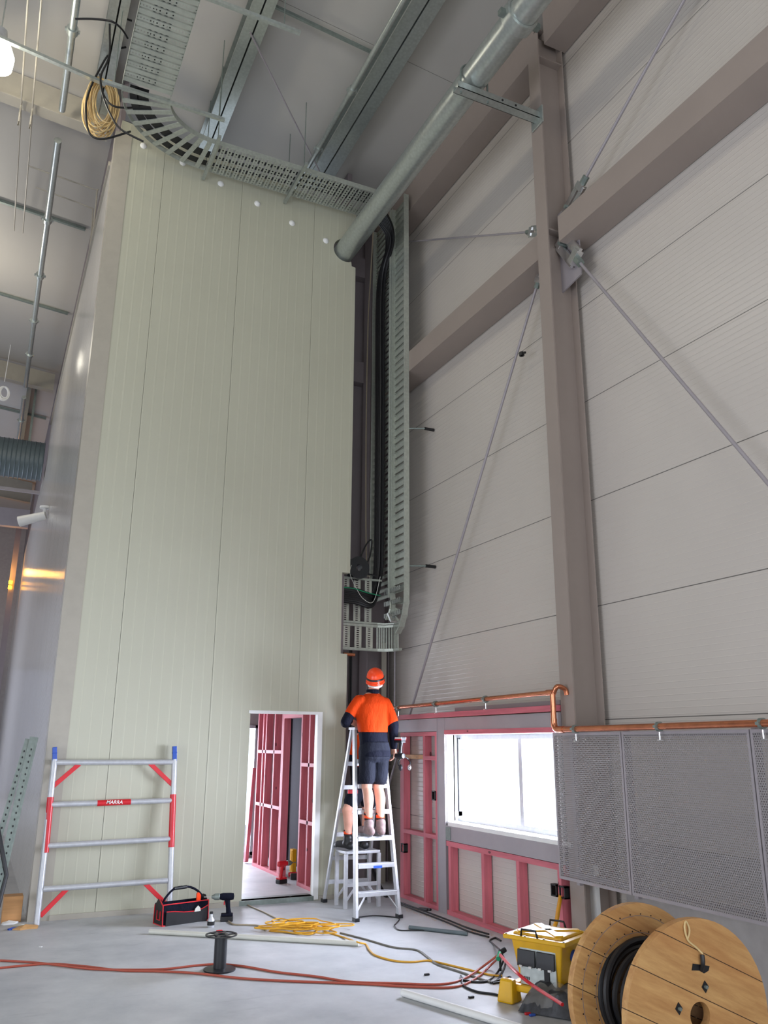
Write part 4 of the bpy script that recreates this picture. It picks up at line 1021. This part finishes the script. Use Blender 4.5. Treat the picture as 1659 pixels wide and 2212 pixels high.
for a, c in (((0, 0, .0), (0, .012, .19)), ((Lb, 0, 0), (Lb, .012, .19)), ((0, .008, .192), (Lb, .008, .192)), ((0, 0, .004), (Lb, 0, .004)), ((0, Db, .0), (0, Db-.01, .18)), ((0, 0, .004), (0, Db, .004)), ((0, .012, .18), (0, Db/2, .24)), ((-.002, .06, .05), (-.002, .06, .13)), ((-.002, .13, .05), (-.002, .13, .13)), ((-.002, .06, .05), (-.002, .13, .05))): pk.bar(Vector(a)+Vector((-.001, -.003, 0)), Vector(c)+Vector((-.001, -.003, 0)), .007, .009)
pk.build('red_piping', 'red', t)
MB().prism([(.03, 0), (.03, .125), (.12, .12), (.22, .105), (.34, .10), (.42, .115), (.48, .14), (.48, 0)], 1, -.012, .0).build('front_pocket', 'black', t)
MB().tube(spline([(.03, Db/2, .17), (.06, Db/2, .235), (.15, Db/2, .315), (.27, Db/2, .325), (.37, Db/2, .30), (.46, Db/2, .235), (.47, Db/2, .17)], 3), .011, 10).build('handle', 'navy', t, smooth=True)
MB().tube([(.15, Db/2, .317), (.29, Db/2, .322)], .017, 12).build('grip', 'blackp', t, smooth=True)
bt = tag(MB().prism([(0, 0), (.05, 0), (.045, .1), (.02, .13), (.0, .12)], 1, -.01, .012).build('orange_tool', 'helmet', bevel=.004), 'orange plastic tool sticking up from the right end of the tool bag', 'hand tool')
bt.location = Vector((1.845, 8.95, .13))+Matrix.Rotation(math.radians(15), 3, 'Z') @ Vector((.41, .10, .0)); bt.rotation_euler.z = math.radians(15)
bt = tag(MB().prism([(0, 0), (.07, 0), (.065, .03), (.04, .055), (.01, .03)], 1, -.004, .004).build('white_packet', 'offwhite', bevel=.002), 'white packet in the front pocket of the tool bag', 'packet')
bt.location = Vector((1.845, 8.95, .10))+Matrix.Rotation(math.radians(15), 3, 'Z') @ Vector((.33, -.018, .0)); bt.rotation_euler.z = math.radians(15)
t = thing('spray_bottle', tuple(fl(455, 2003)), 'small clear bottle beside the right end of the tool bag', 'bottle')
MB().lathe([(.001, 0), (.032, 0), (.034, .01), (.034, .07), (.014, .095), (.014, .12), (.001, .122)], (0, 0, 0), 'z', 20).build('bottle', 'alu', t, smooth=True)
MB().lathe([(.0345, .02), (.0355, .02), (.0355, .055), (.0345, .055)], (0, 0, 0), 'z', 20, True).build('label', 'black', t, smooth=True)
MB().lathe([(.001, .12), (.016, .12), (.016, .14), (.001, .142)], (0, 0, 0), 'z', 16).build('cap', 'black', t, smooth=True)
t = thing('screwdriver', tuple(fl(462, 2013, .014)), 'red-handled screwdriver lying on the floor by the tool bag', 'hand tool')
MB().lathe([(.001, 0), (.012, .004), (.014, .03), (.012, .06), (.001, .065)], (.02, 0, 0), 'x', 14).build('handle', 'red', t, smooth=True)
MB().tube([(.02, 0, 0), (-.06, -.012, 0)], .004, 8).build('shaft', 'chrome', t)

# ================================================================ scaffold frame
t = W0('scaffold_frame', 'aluminium scaffold end frame with red braces leaning on the cream wall', 'scaffold')
def SF(px, py): # point on the leaning plane
    p = at(px, py, 1, 9.5); return at(px, py, 1, 9.45+.17*max(0, min(1, p.z/1.6)))
bl, tl_, br, tr_ = SF(78, 2002), SF(118, 1640), SF(366, 1966), SF(377, 1640)
br.z = bl.z = .01
MB().tube([bl, tl_], .030, 16).build('upright', 'alu', t, smooth=True); MB().tube([br, tr_], .030, 16).build('upright', 'alu', t, smooth=True)
for (a, c) in (((118, 1647), (377, 1646)), ((110, 1738), (372, 1729)), ((103, 1827), (368, 1812)), ((93, 1921), (362, 1902))):
    MB().tube([SF(*a), SF(*c)], .028, 14).build('rung', 'alu', t, smooth=True)
for a, c in (((113, 1700), (172, 1650)), ((323, 1648), (374, 1697)), ((87, 1979), (146, 1919)), ((309, 1904), (364, 1958))):
    MB().bar(SF(*a), SF(*c), .045, .014, (0, 1, 0)).build('corner_brace', 'red', t, bevel=.003)
for a, c in (((109, 1722), (98, 1842)), ((374, 1716), (370, 1830))):
    MB().tube([SF(*a), SF(*c)], .033, 16).build('red_sleeve', 'red', t, smooth=True)
a, c = SF(210, 1735), SF(282, 1732)
lb = MB().tube([a, c], .0305, 16).build('name_label', 'red', t, smooth=True)
for u, v in ((tl_, (118, 1614)), (tr_, (377, 1612))):
    v = SF(*v); MB().bar(u-(v-u)*.15, v, .045, .05).bar(u+(v-u)*.45, u+(v-u)*.55, .05, .056).build('blue_clip', 'blue', t, bevel=.004)
fc = bpy.data.curves.new('letters', 'FONT'); fc.body = 'MARRA'; fc.size = .05; fc.extrude = .002; fc.align_x = 'CENTER'; fc.align_y = 'CENTER'; fc.offset = .0006; fc.shear = .2
tmp = bpy.data.objects.new('letters', fc); COL.objects.link(tmp); bpy.context.view_layer.update()
me = bpy.data.meshes.new_from_object(tmp.evaluated_get(bpy.context.evaluated_depsgraph_get())); bpy.data.objects.remove(tmp)
me.transform(Matrix.Translation((a+c)/2+Vector((.0, -.0315, .004))) @ Matrix.Rotation(math.radians(1), 4, 'Y') @ Matrix.Rotation(PI/2, 4, 'X')); me.materials.clear(); me.materials.append(M['white'])
lo = bpy.data.objects.new('lettering', me); COL.objects.link(lo); lo.parent = lb
settle(t)

# leaning galvanised angles, timber offcut, rubbish by the block corner
AN = slotted('slotted_angle', 'a5aca0', 2, .055, .02, 0, 3, 1.5)
for i, (a, c, l) in enumerate(((at(4, 1885, 1, 9.35), at(74, 1592, 1, 9.6), 'front one of the slotted galvanised angles leaning at the left edge'), (at(-14, 1850, 1, 9.35), at(60, 1596, 1, 9.6), 'rear one of the slotted galvanised angles leaning at the left edge'))):
    t = W0('slotted_angle', l, 'angle bar'); d = (c-a).normalized(); a = a-d*(a.z/d.z)
    s_ = Vector((1, 0, 0)); s_ = (s_-d*s_.dot(d)).normalized()
    MB().bar(a, c, .085 if i == 0 else .05, .004, (0, 1, .1)).build('slotted_face', 'galvdark', t)
    MB().bar(a+s_*.024+Vector((0, .02, 0)), c+s_*.024+Vector((0, .02, 0)), .004, .045, (0, 1, .1)).build('side_face', 'galvdark', t)
    b = MB()
    for k in range(26): p = a.lerp(c, .08+k*.034); b.ball(p-Vector((0, .004, 0)), .008, 6, (1, .4, 1.4))
    h = b.build('punched_holes', 'black', t); h['kind'] = 'stuff'
    settle(t)
tag(MB().tube([at(-6, 1780, 1, 9.3), at(14, 1890, 1, 9.15), at(-4, 1960, 1, 9.1)], .02, 8).build('cable', 'black', smooth=True), 'short piece of black cable hanging at the left edge', 'cable')
t = W0('timber_block', 'short block of laminated timber standing by the corner of the cream block', 'timber block')
MB().box(.42, .60, 9.74, 9.92, 0, .24).build('block', timber('laminated_pine', 'c9955f', 0, False, .8), t, bevel=.003); settle(t)
for o_ in [t]: pass
for px, py, w, mt, l in ((18, 1996, .12, 'white', 'crumpled white paper in the rubbish at the left edge'), (26, 2008, .07, 'blue', 'blue scrap in the rubbish at the left edge'), (55, 2006, .14, 'pine', 'flat wood offcut in the rubbish at the left edge'), (40, 1999, .06, 'offwhite', 'small white scrap in the rubbish at the left edge'), (88, 2046, .02, 'white', 'tiny white scrap on the floor in front of the scaffold frame')):
    p = fl(px, py); b = MB(); n_ = 9
    vs = []
    top = [b.b.verts.new(p+Vector((w*(.5+.5*random.random())*math.cos(2*PI*k/n_), .6*w*(.5+.5*random.random())*math.sin(2*PI*k/n_), .004+.02*random.random()*w*8))) for k in range(n_)]
    bot = [b.b.verts.new(Vector((v.co.x, v.co.y, .001))) for v in top]
    cvt = b.b.verts.new(p+Vector((0, 0, .035*w*8)))
    for k in range(n_): b.b.faces.new((top[k], top[(k+1) % n_], cvt)); b.b.faces.new((bot[k], bot[(k+1) % n_], top[(k+1) % n_], top[k]))
    b.b.faces.new(bot)
    tag(b.build('scrap', mt), l, 'scrap')

# ================================================================ things on the floor
def fcable(name, label, pxs, r, mat, cat='cable', group=None):
    pts = [fl(p[0], p[1], (p[2] if len(p) > 2 else 0)+r) for p in pxs]
    return tag(MB().tube(spline(pts, 7), r, 8).build(name, mat, smooth=True), label, cat, group)
tag(MB().tube([fl(323, 2012, .022), fl(775, 2038, .022)], .022, 16).build('plastic_pipe', 'offwhite', smooth=True), 'long white plastic pipe on the floor in front of the tool bag', 'pipe')
tag(MB().tube([fl(870, 2144, .025), fl(1180, 2238, .025)], .025, 16).build('plastic_pipe', 'white', smooth=True), 'white plastic pipe on the floor at the bottom, beside the wooden drum', 'pipe')
tag(MB().tube([fl(884, 2003, .018), fl(1010, 2017, .018)], .018, 14).build('plastic_pipe', 'greypvc', smooth=True), 'short dark grey pipe on the floor right of the ladder', 'pipe')
fcable('extension_cable', 'upper strand of the long orange extension cord across the floor', [(-20, 2074), (60, 2078), (120, 2084), (200, 2093), (290, 2095), (360, 2093), (430, 2085), (480, 2083), (530, 2088), (600, 2100), (680, 2109), (760, 2121), (850, 2124), (950, 2126), (1000, 2115), (1040, 2090, .02), (1076, 2063, .12)], .0085, 'orange', 'cord')
fcable('extension_cable', 'lower strand of the long orange extension cord across the floor', [(-20, 2093), (50, 2086), (110, 2082), (180, 2087), (260, 2096), (340, 2098), (420, 2102), (520, 2113), (620, 2119), (700, 2122), (800, 2126), (880, 2131), (980, 2132), (1030, 2112), (1060, 2085, .02), (1080, 2066, .12)], .0085, 'orange', 'cord')
tag(MB().tube(spline([fl(1080, 2062, .13), at(1110, 2095, 1, 5.25), at(1150, 2128, 1, 5.0), at(1215, 2170, 1, 4.6)], 8), .011, 8).build('extension_cable', 'red', smooth=True), 'red cord stretched over the plastic bag to the wooden drum', 'cord')
fcable('grey_cable', 'grey cable curving from the yellow heap towards the yellow box', [(735, 2015), (790, 2029), (850, 2046), (900, 2052), (925, 2068), (945, 2083), (990, 2098), (1030, 2112), (1062, 2122)], .0075, 'greycord')
fcable('yellow_cable', 'yellow cord curving from the heap past the white pipe to the yellow box', [(700, 2012), (740, 2024), (775, 2036, .03), (790, 2040), (798, 2052), (812, 2064), (850, 2075), (890, 2078), (925, 2075), (960, 2082), (1010, 2094), (1060, 2106), (1085, 2108)], .0075, 'ycord')
fcable('tan_cable', 'pale cable running from the doorway to the grey coil', [(520, 1946), (540, 1957), (570, 1970), (600, 1985), (622, 1996)], .008, 'tancord')
fcable('tan_cable', 'pale cable from the impact driver towards the yellow heap', [(494, 1990), (506, 1997), (535, 1998), (560, 2000), (575, 2010)], .008, 'tancord')
def heap(name, label, cx_, cy_, wx, wy, n, r, mat, cat):
    c = fl(cx_, cy_, r); t = W0(name, label, cat); ux = (fl(cx_+50, cy_, r)-c)/50
    uy = (fl(cx_, cy_+5, r)-c)/5
    for k in range(n):
        pts = []; ox, oy = (random.random()-.5)*wx*.7, (random.random()-.5)*wy*.5; rx, ry = wx*(.25+.3*random.random()), wy*(.2+.35*random.random())
        ph = random.random()*6
        for i in range(10):
            a = 2*PI*i/10; j = 1+.3*math.sin(3*a+ph)
            p = c+ux*(ox+rx*j*math.cos(a))+uy*(oy+ry*j*math.sin(a)); p.z = r+.006*k; pts.append(p)
        MB().tube(spline(pts, 4, True), r, 6, closed=True).build('loop', mat, t, smooth=True)
    return settle(t)
heap('yellow_cable', 'heap of loose yellow cord loops on the floor', 650, 2010, 125, 15, 12, .0062, 'ycord', 'cord')
heap('grey_coil', 'round coil of pale grey cable behind the yellow heap', 640, 1997, 46, 11, 4, .006, 'tancord', 'cable coil')
for i in range(2): fcable('black_cable', 'black cable lying along the foot of the pink framing', [(862, 1948+4*i), (900, 1962+5*i), (960, 1984+6*i), (1010, 2004+7*i), (1056, 2018+6*i)], .008, 'black', group='black cables along the pink framing')
fcable('thin_cable', 'thin dark cord around the feet of the tall ladder', [(770, 1982), (805, 1978), (840, 1980), (862, 1984), (857, 1994), (852, 2000), (862, 2009), (890, 2010), (930, 2010)], .006, 'black')
for i, pts in enumerate(([(1085, 2062, .1), (1092, 2080), (1085, 2100), (1070, 2120), (1050, 2118)], [(1090, 2070, .1), (1075, 2100), (1050, 2120), (1005, 2118), (995, 2108)], [(1060, 2123), (1100, 2110), (1095, 2118), (1065, 2124)], [(1000, 2112), (1000, 2128), (1030, 2142), (1070, 2148), (1100, 2158), (1118, 2152)], [(1080, 2052, .1), (1066, 2040), (1058, 2032), (1070, 2026), (1082, 2032)])):
    fcable('black_cable', ('black cord dropping from the plug hub', 'black cord looping left of the plug hub', 'short black cord crossing others left of the yellow box', 'black cord running past the foot of the yellow stand', 'small black loop behind the plug hub')[i], pts, .008, 'black', 'cord')
t = W0('cord_connector', 'green and black cord connectors beside the yellow box', 'connector')
p = fl(1080, 2058, .14)
MB().tube([p, p+Vector((-.05, -.05, -.03))], .018, 10).build('plug', 'green', t, smooth=True); MB().tube([p, p+Vector((.05, .0, .02))], .02, 10).build('socket', 'black', t, smooth=True)
MB().tube([p+Vector((0, 0, -.13)), p], .01, 8).build('cable_stub', 'black', t); settle(t)
# floor drum
t = thing('cable_drum', tuple(fl(474, 2096)), 'empty black plastic cable drum standing on the floor', 'cable drum')
H = .235
MB().lathe([(.115, 0), (.118, .004), (.118, .012), (.03, .02), (.03, .0)], (0, 0, 0), 'z', 36, True).build('lower_flange', 'blackp', t, smooth=True)
MB().lathe([(.042, .012), (.047, .012), (.047, H), (.042, H)], (0, 0, 0), 'z', 28, True).build('hub', 'blackp', t, smooth=True)
b = MB().lathe([(.105, 0), (.118, 0), (.118, .008), (.105, .008)], (0, 0, H), 'z', 36, True).lathe([(.030, -.004), (.052, -.004), (.052, .008), (.030, .008)], (0, 0, H), 'z', 28, True)
for k in range(6): a = k*PI/3; b.bar((.045*math.cos(a), .045*math.sin(a), H+.003), (.11*math.cos(a), .11*math.sin(a), H+.003), .02, .007)
b.build('upper_flange', 'blackp', t)
t.scale = (1.07,)*3
# yellow distribution box
t = thing('power_distribution_box', (3.56, 5.52, 0), 'yellow power distribution box with black socket covers and lid handles', 'power box', rz=math.radians(-64))
lw, ld, lz = .49, .46, .43
def frust(mb, x0, x1, y0, y1, z0, X0, X1, Y0, Y1, z1):
    A_ = [mb.b.verts.new(p) for p in ((x0, y0, z0), (x1, y0, z0), (x1, y1, z0), (x0, y1, z0))]; B_ = [mb.b.verts.new(p) for p in ((X0, Y0, z1), (X1, Y0, z1), (X1, Y1, z1), (X0, Y1, z1))]
    mb.b.faces.new(A_[::-1]); mb.b.faces.new(B_)
    for i in range(4): mb.b.faces.new((A_[i], A_[(i+1) % 4], B_[(i+1) % 4], B_[i]))
    return mb
frust(MB(), .10, lw-.09, .07, ld-.07, .10, .045, lw-.045, .04, ld-.04, lz-.03).build('body', 'yellow', t, bevel=.012)
l_ = frust(MB().box(0, lw, 0, ld, lz-.03, lz), .05, lw-.05, .05, ld-.05, lz, .06, lw-.06, .06, ld-.06, lz+.015); l_.build('lid', 'yellow', t, bevel=.008)
b = MB()
for a, c in (((.08, .08), (.41, .38)), ((.08, .38), (.41, .08))): b.bar((a[0], a[1], lz+.018), (c[0], c[1], lz+.018), .06, .012)
b.build('lid_ribs', 'yellow', t, bevel=.004)
b = MB()
for x_ in (.02, .17, .32, .47):
    for y_ in (.02, ld-.02): b.lathe([(.008, 0), (.008, .004)], (x_, y_, lz), 'z', 8)
sc_ = b.build('lid_screws', 'black', t); sc_['kind'] = 'stuff'
for y_ in (.02, ld-.01):
    MB().tube([(.14, y_, lz), (.15, y_-.01, lz+.045), (.26, y_-.01, lz+.045), (.27, y_, lz)], .008, 8).build('handle', 'black', t, smooth=True)
MB().box(.11, lw-.10, .045, .07, .12, .36).build('front_plate', 'galv', t)
for x_ in (.095, .245):
    b = frust(MB(), x_, x_+.14, .025, .06, .235, x_, x_+.14, .035, .06, .34); cv = b.build('socket_cover', 'blackp', t, bevel=.004)
    for dx in (.02, .095): MB().box(x_+dx, x_+dx+.022, .018, .03, .228, .242).build('latch', 'white', cv)
MB().box(.30, .34, .038, .046, .12, .24).build('dark_plate', 'black', t)
b = MB()
for k in range(4): b.box(.14+.012*k, .146+.012*k, .042, .046, .15, .17)
v_ = b.build('vent_slots', 'black', t); v_['kind'] = 'stuff'
MB().lathe([(.001, 0), (.04, 0), (.04, .05), (.048, .05), (.048, .085), (.001, .085)], (lw-.06, .22, .31), 'x', 24).build('inlet_socket', 'blue', t, smooth=True)
MB().lathe([(.03, .085), (.05, .085), (.05, .10), (.03, .10)], (lw-.06, .22, .31), 'x', 24, True).build('socket_ring', 'white', t, smooth=True)
# yellow stand
t2 = thing('yellow_stand', (3.56, 5.52, 0), 'yellow moulded stand under the power distribution box', 'stand', rz=math.radians(-64))
for x_, y_ in ((.0, .0), (.36, .0), (.0, .34), (.36, .34)):
    frust(MB(), x_, x_+.10, y_, y_+.08, 0, x_+.01, x_+.09, y_+.01, y_+.07, .085).build('foot', 'yellow', t2, bevel=.012)
MB().box(.01, .44, .01, .07, .07, .115).box(.01, .44, .34, .40, .07, .115).box(.01, .07, .07, .34, .07, .115).box(.38, .44, .07, .34, .07, .115).build('ring_beam', 'yellow', t2, bevel=.012)
frust(MB(), -.03, .10, -.06, .02, .0, -.01, .09, -.04, .02, .15).build('front_leg', 'yellow', t2, bevel=.014)
# yellow conduit behind the box
tag(MB().tube(spline([at(1221, 1900, 1, 6.45), at(1212, 1930, 1, 6.4), at(1206, 1965, 1, 6.3), at(1196, 2000, 1, 6.2)-Vector((0, 0, .02)), (4.2, 6.1, .02)], 6), .018, 10).build('yellow_conduit', 'yellowd', smooth=True), 'yellow flexible conduit rising behind the yellow box', 'conduit')
# plastic bag
t = W0('plastic_bag', 'clear plastic bag of dark grey fittings lying before the wooden drum', 'bag')
c = Vector((3.76, 5.20, 0)); b = MB(); G = []
for i in range(13):
    for j in range(11):
        u, v = i/12-.5, j/10-.5; e = max(0, 1-(2*abs(u))**4)*max(0, 1-(2*abs(v))**4)
        p = c+Matrix.Rotation(math.radians(-55), 3, 'Z') @ Vector((u*.40, v*.36, 0)); G.append(b.b.verts.new((p.x, p.y, .008+e**.5*(.12+.03*math.sin(7*u+3)*math.cos(9*v)+.02*random.random()))))
for i in range(12):
    for j in range(10): b.b.faces.new((G[i*11+j], G[(i+1)*11+j], G[(i+1)*11+j+1], G[i*11+j+1]))
base = b.build('contents', plain('grey_fittings', '3d3f44', .5, var=.25, sc=30), t, smooth=True)
b = MB(); G = []
for i in range(15):
    for j in range(13):
        u, v = i/14-.5, j/12-.5; e = max(0, 1-(2*abs(u))**4)*max(0, 1-(2*abs(v))**4)
        p = c+Matrix.Rotation(math.radians(-55), 3, 'Z') @ Vector((u*.38, v*.37+.01, 0)); G.append(b.b.verts.new((p.x, p.y, .006+e**.45*(.125+.03*math.sin(11*u+1)*math.cos(13*v)+.03*random.random()))))
for i in range(14):
    for j in range(12): b.b.faces.new((G[i*13+j], G[(i+1)*13+j], G[(i+1)*13+j+1], G[i*13+j+1]))
b.build('film', 'bag', t, smooth=True); settle(t)
for px, py, mt, l in ((1140, 2192, 'red', 'red connector scrap on the floor in front of the plastic bag'), (1150, 2195, 'blue', 'blue connector scrap on the floor in front of the plastic bag'), (1018, 2156, 'black', 'small black clip on the floor left of the yellow stand'), (922, 2107, 'black', 'small black scrap on the bright patch of floor')):
    p = fl(px, py); tag(MB().box(p.x-.022, p.x+.022, p.y-.01, p.y+.01, 0, .014).build('connector_scrap', mt, bevel=.004), l, 'scrap')

# ================================================================ wooden cable drum
t = thing('wooden_cable_drum', (3.40, 3.50, 0), 'large wooden cable drum with black cable at the lower right corner', 'cable drum', rz=math.radians(-3))
R_, Wd, zc = .44, .45, .44
def disc(y0, nm):
    b = MB(); seg = 56; th = .045
    hole = [(.062*math.cos(2*PI*k/seg), .062*math.sin(2*PI*k/seg)) for k in range(seg)]
    out = [(R_*math.cos(2*PI*k/seg), R_*math.sin(2*PI*k/seg)) for k in range(seg)]
    L_ = [[b.b.verts.new((p[0], y, zc+p[1])) for p in pp] for y in (y0, y0+th) for pp in (hole, out)]
    for k in range(seg):
        j = (k+1) % seg
        b.b.faces.new((L_[0][k], L_[0][j], L_[1][j], L_[1][k])); b.b.faces.new((L_[2][k], L_[3][k], L_[3][j], L_[2][j]))
        b.b.faces.new((L_[1][k], L_[1][j], L_[3][j], L_[3][k])); b.b.faces.new((L_[0][k], L_[2][k], L_[2][j], L_[0][j]))
    return b.build(nm, 'reel', t)
f1 = disc(0, 'front_flange'); disc(Wd, 'rear_flange')
b = MB()
for k in range(20): a = 2*PI*k/20; b.box(-.001, .001, .045, Wd, 0, .001) if False else b.bar((.185*math.cos(a), .045, zc+.185*math.sin(a)), (.185*math.cos(a), Wd, zc+.185*math.sin(a)), .052, .02, (math.cos(a), 0, math.sin(a)))
b.build('barrel', 'pine', t)
for k in range(7):
    pts = [((.222+.004*math.sin(k+3*a))*math.cos(a), .10+.062*k+.028*math.sin(a*.5), zc+(.222+.004*math.cos(2*k+a))*math.sin(a)) for a in [2*PI*i/40 for i in range(40)]]
    MB().tube(pts, .019, 8, closed=True).build('cable_turn', 'black', t, smooth=True)
for k in range(2):
    pts = [(.262*math.cos(a), .40+.05*k+.02*math.sin(a), zc+.262*math.sin(a)) for a in [2*PI*i/40 for i in range(40)]]
    MB().tube(pts, .019, 8, closed=True).build('cable_turn', 'black', t, smooth=True)
for (x_, z_) in ((.045, .125), (-.13, .045), (0, -.15)):
    w_ = MB().prism([(x_-.022, zc+z_), (x_, zc+z_-.028), (x_+.022, zc+z_), (x_, zc+z_+.028)], 1, -.004, .0).build('square_washer', 'black', t)
    MB().lathe([(.001, -.016), (.009, -.016), (.009, -.004)], (x_, 0, zc+z_), 'y', 8).build('bolt_end', 'galvdark', w_)
# hand hole with the cable end tied through it
MB().prism([(-.03, zc+.205), (.02, zc+.20), (.045, zc+.185), (.075, zc+.195), (.085, zc+.215), (.05, zc+.222), (-.02, zc+.235)], 1, -.003, .001).build('hand_hole', 'black', t)
MB().tube(spline([(.030, -.002, zc+.20), (.028, -.02, zc+.235), (.030, -.018, zc+.275)], 5), .011, 8).build('cable_end', 'black', t, smooth=True)
MB().tube(spline([(.03, -.022, zc+.28), (.0, -.012, zc+.31), (-.045, -.010, zc+.345), (-.06, -.01, zc+.40), (-.04, .0, zc+.43), (-.03, -.01, zc+.39), (-.05, -.012, zc+.35)], 5), .005, 6).build('tie_string', 'beigecable', t, smooth=True)
# nail rows on the inner face of the rear flange are dark points
b = MB()
for rr in (.30, .385):
    for k in range(34):
        a = 2*PI*k/34; b.ball((rr*math.cos(a), Wd-.001, zc+rr*math.sin(a)), .004, 6, (1, .5, 1))
nn_ = b.build('nail_heads', 'black', t); nn_['kind'] = 'stuff'
b = MB()
for rr in (.29, .375):
    b.lathe([(rr, -.001), (rr+.003, -.001), (rr+.003, .001), (rr, .001)], (0, Wd, zc), 'y', 60, True)
gr_ = b.build('scribed_rings', 'darksteel', t); gr_['kind'] = 'stuff'

# ================================================================ the room behind the doorway
def stud_wall(label, x0, x1, y0, y1, studs, nogs, h=2.6, door=None):
    t = W0('stud_frame', label, 'timber frame')
    for a, c in ([(y0, y1)] if not door else [(y0, door[0]), (door[1], y1)]): MB().box(x0, x1, a, c, 0, .045).build('bottom_plate', 'pinkh', t)
    MB().box(x0, x1, y0, y1, h-.045, h).build('top_plate', 'pinkh', t)
    for s in studs: MB().box(x0, x1, s, s+.045, .045, h-.045).build('stud', 'pink', t)
    for (a, c, z) in nogs: MB().box(x0, x1, a, c, z, z+.045).build('nogging', 'pinkh', t)
    if door: MB().box(x0, x1, door[0], door[1], 2.06, 2.15).build('lintel', 'pinkh', t)
    return settle(t)
stud_wall('pink stud wall just inside the doorway, right of the inner opening', 3.88, 3.98, 9.85, 10.78, (9.85, 10.15, 10.44, 10.735), ((9.895, 10.735, .75), (9.895, 10.735, 1.45)))
stud_wall('pink stud wall further inside the doorway, left of the inner opening', 3.88, 3.98, 11.5, 12.75, (11.5, 11.55, 11.9, 12.3, 12.45, 12.7), ((11.6, 12.7, .85), (11.6, 12.7, 1.6)))
t = W0('lintel_timber', 'pink timber lintel over the inner opening seen through the doorway', 'timber')
MB().box(3.88, 3.98, 10.78, 11.5, 2.08, 2.2).build('board', 'pinkh', t); settle(t)
t = W0('timber_stud', 'pink timber leaning against the bright inner window', 'timber')
MB().bar(Vector((3.86, 13.0, .02)), at(548, 1660, 1, 13.3), .05, .09, (0, 1, 0)).build('board', 'pink', t); settle(t)
t = W0('perforated_strip', 'punched steel strip standing in the inner opening', 'strip')
a, c = at(615, 1845, 0, 4.42), at(626, 1550, 0, 4.42)
MB().bar((4.42, a.y, 0.02), (4.42, a.y, c.z), .01, .09, (0, 1, 0)).build('strip', 'galv', t)
b = MB()
for k in range(30): b.box(4.412, 4.416, a.y-.008, a.y+.008, .15+.07*k, .18+.07*k)
h = b.build('punched_slots', 'black', t); h['kind'] = 'stuff'; settle(t)
p = fl(634, 1888)
t = W0('yellow_case', 'yellow case standing in the inner opening behind the drill', 'case')  # modelled as a closed yellow case, not a level
MB().box(p.x+.03, p.x+.09, p.y+.15, p.y+.26, 0, .30).box(p.x+.022, p.x+.03, p.y+.17, p.y+.24, .02, .28).build('case', 'yellow', t, bevel=.01); settle(t)

b = MB()
for k in range(420):
    u = random.random(); c = fl(875+190*u, 1958+62*u)+Vector(((random.random()-.5)*.16-.05, (random.random()-.5)*.3, 0)); r_ = .004+.006*random.random()
    a = random.random()*6; vs = [b.b.verts.new(c+Vector((r_*math.cos(a+q_*2.1), r_*math.sin(a+q_*2.1), .001+.003*random.random()))) for q_ in range(3)]; b.b.faces.new(vs)
tag(b.build('sawdust', 'pine'), 'scattered sawdust on the floor along the foot of the pink framing', 'sawdust', kind='stuff')
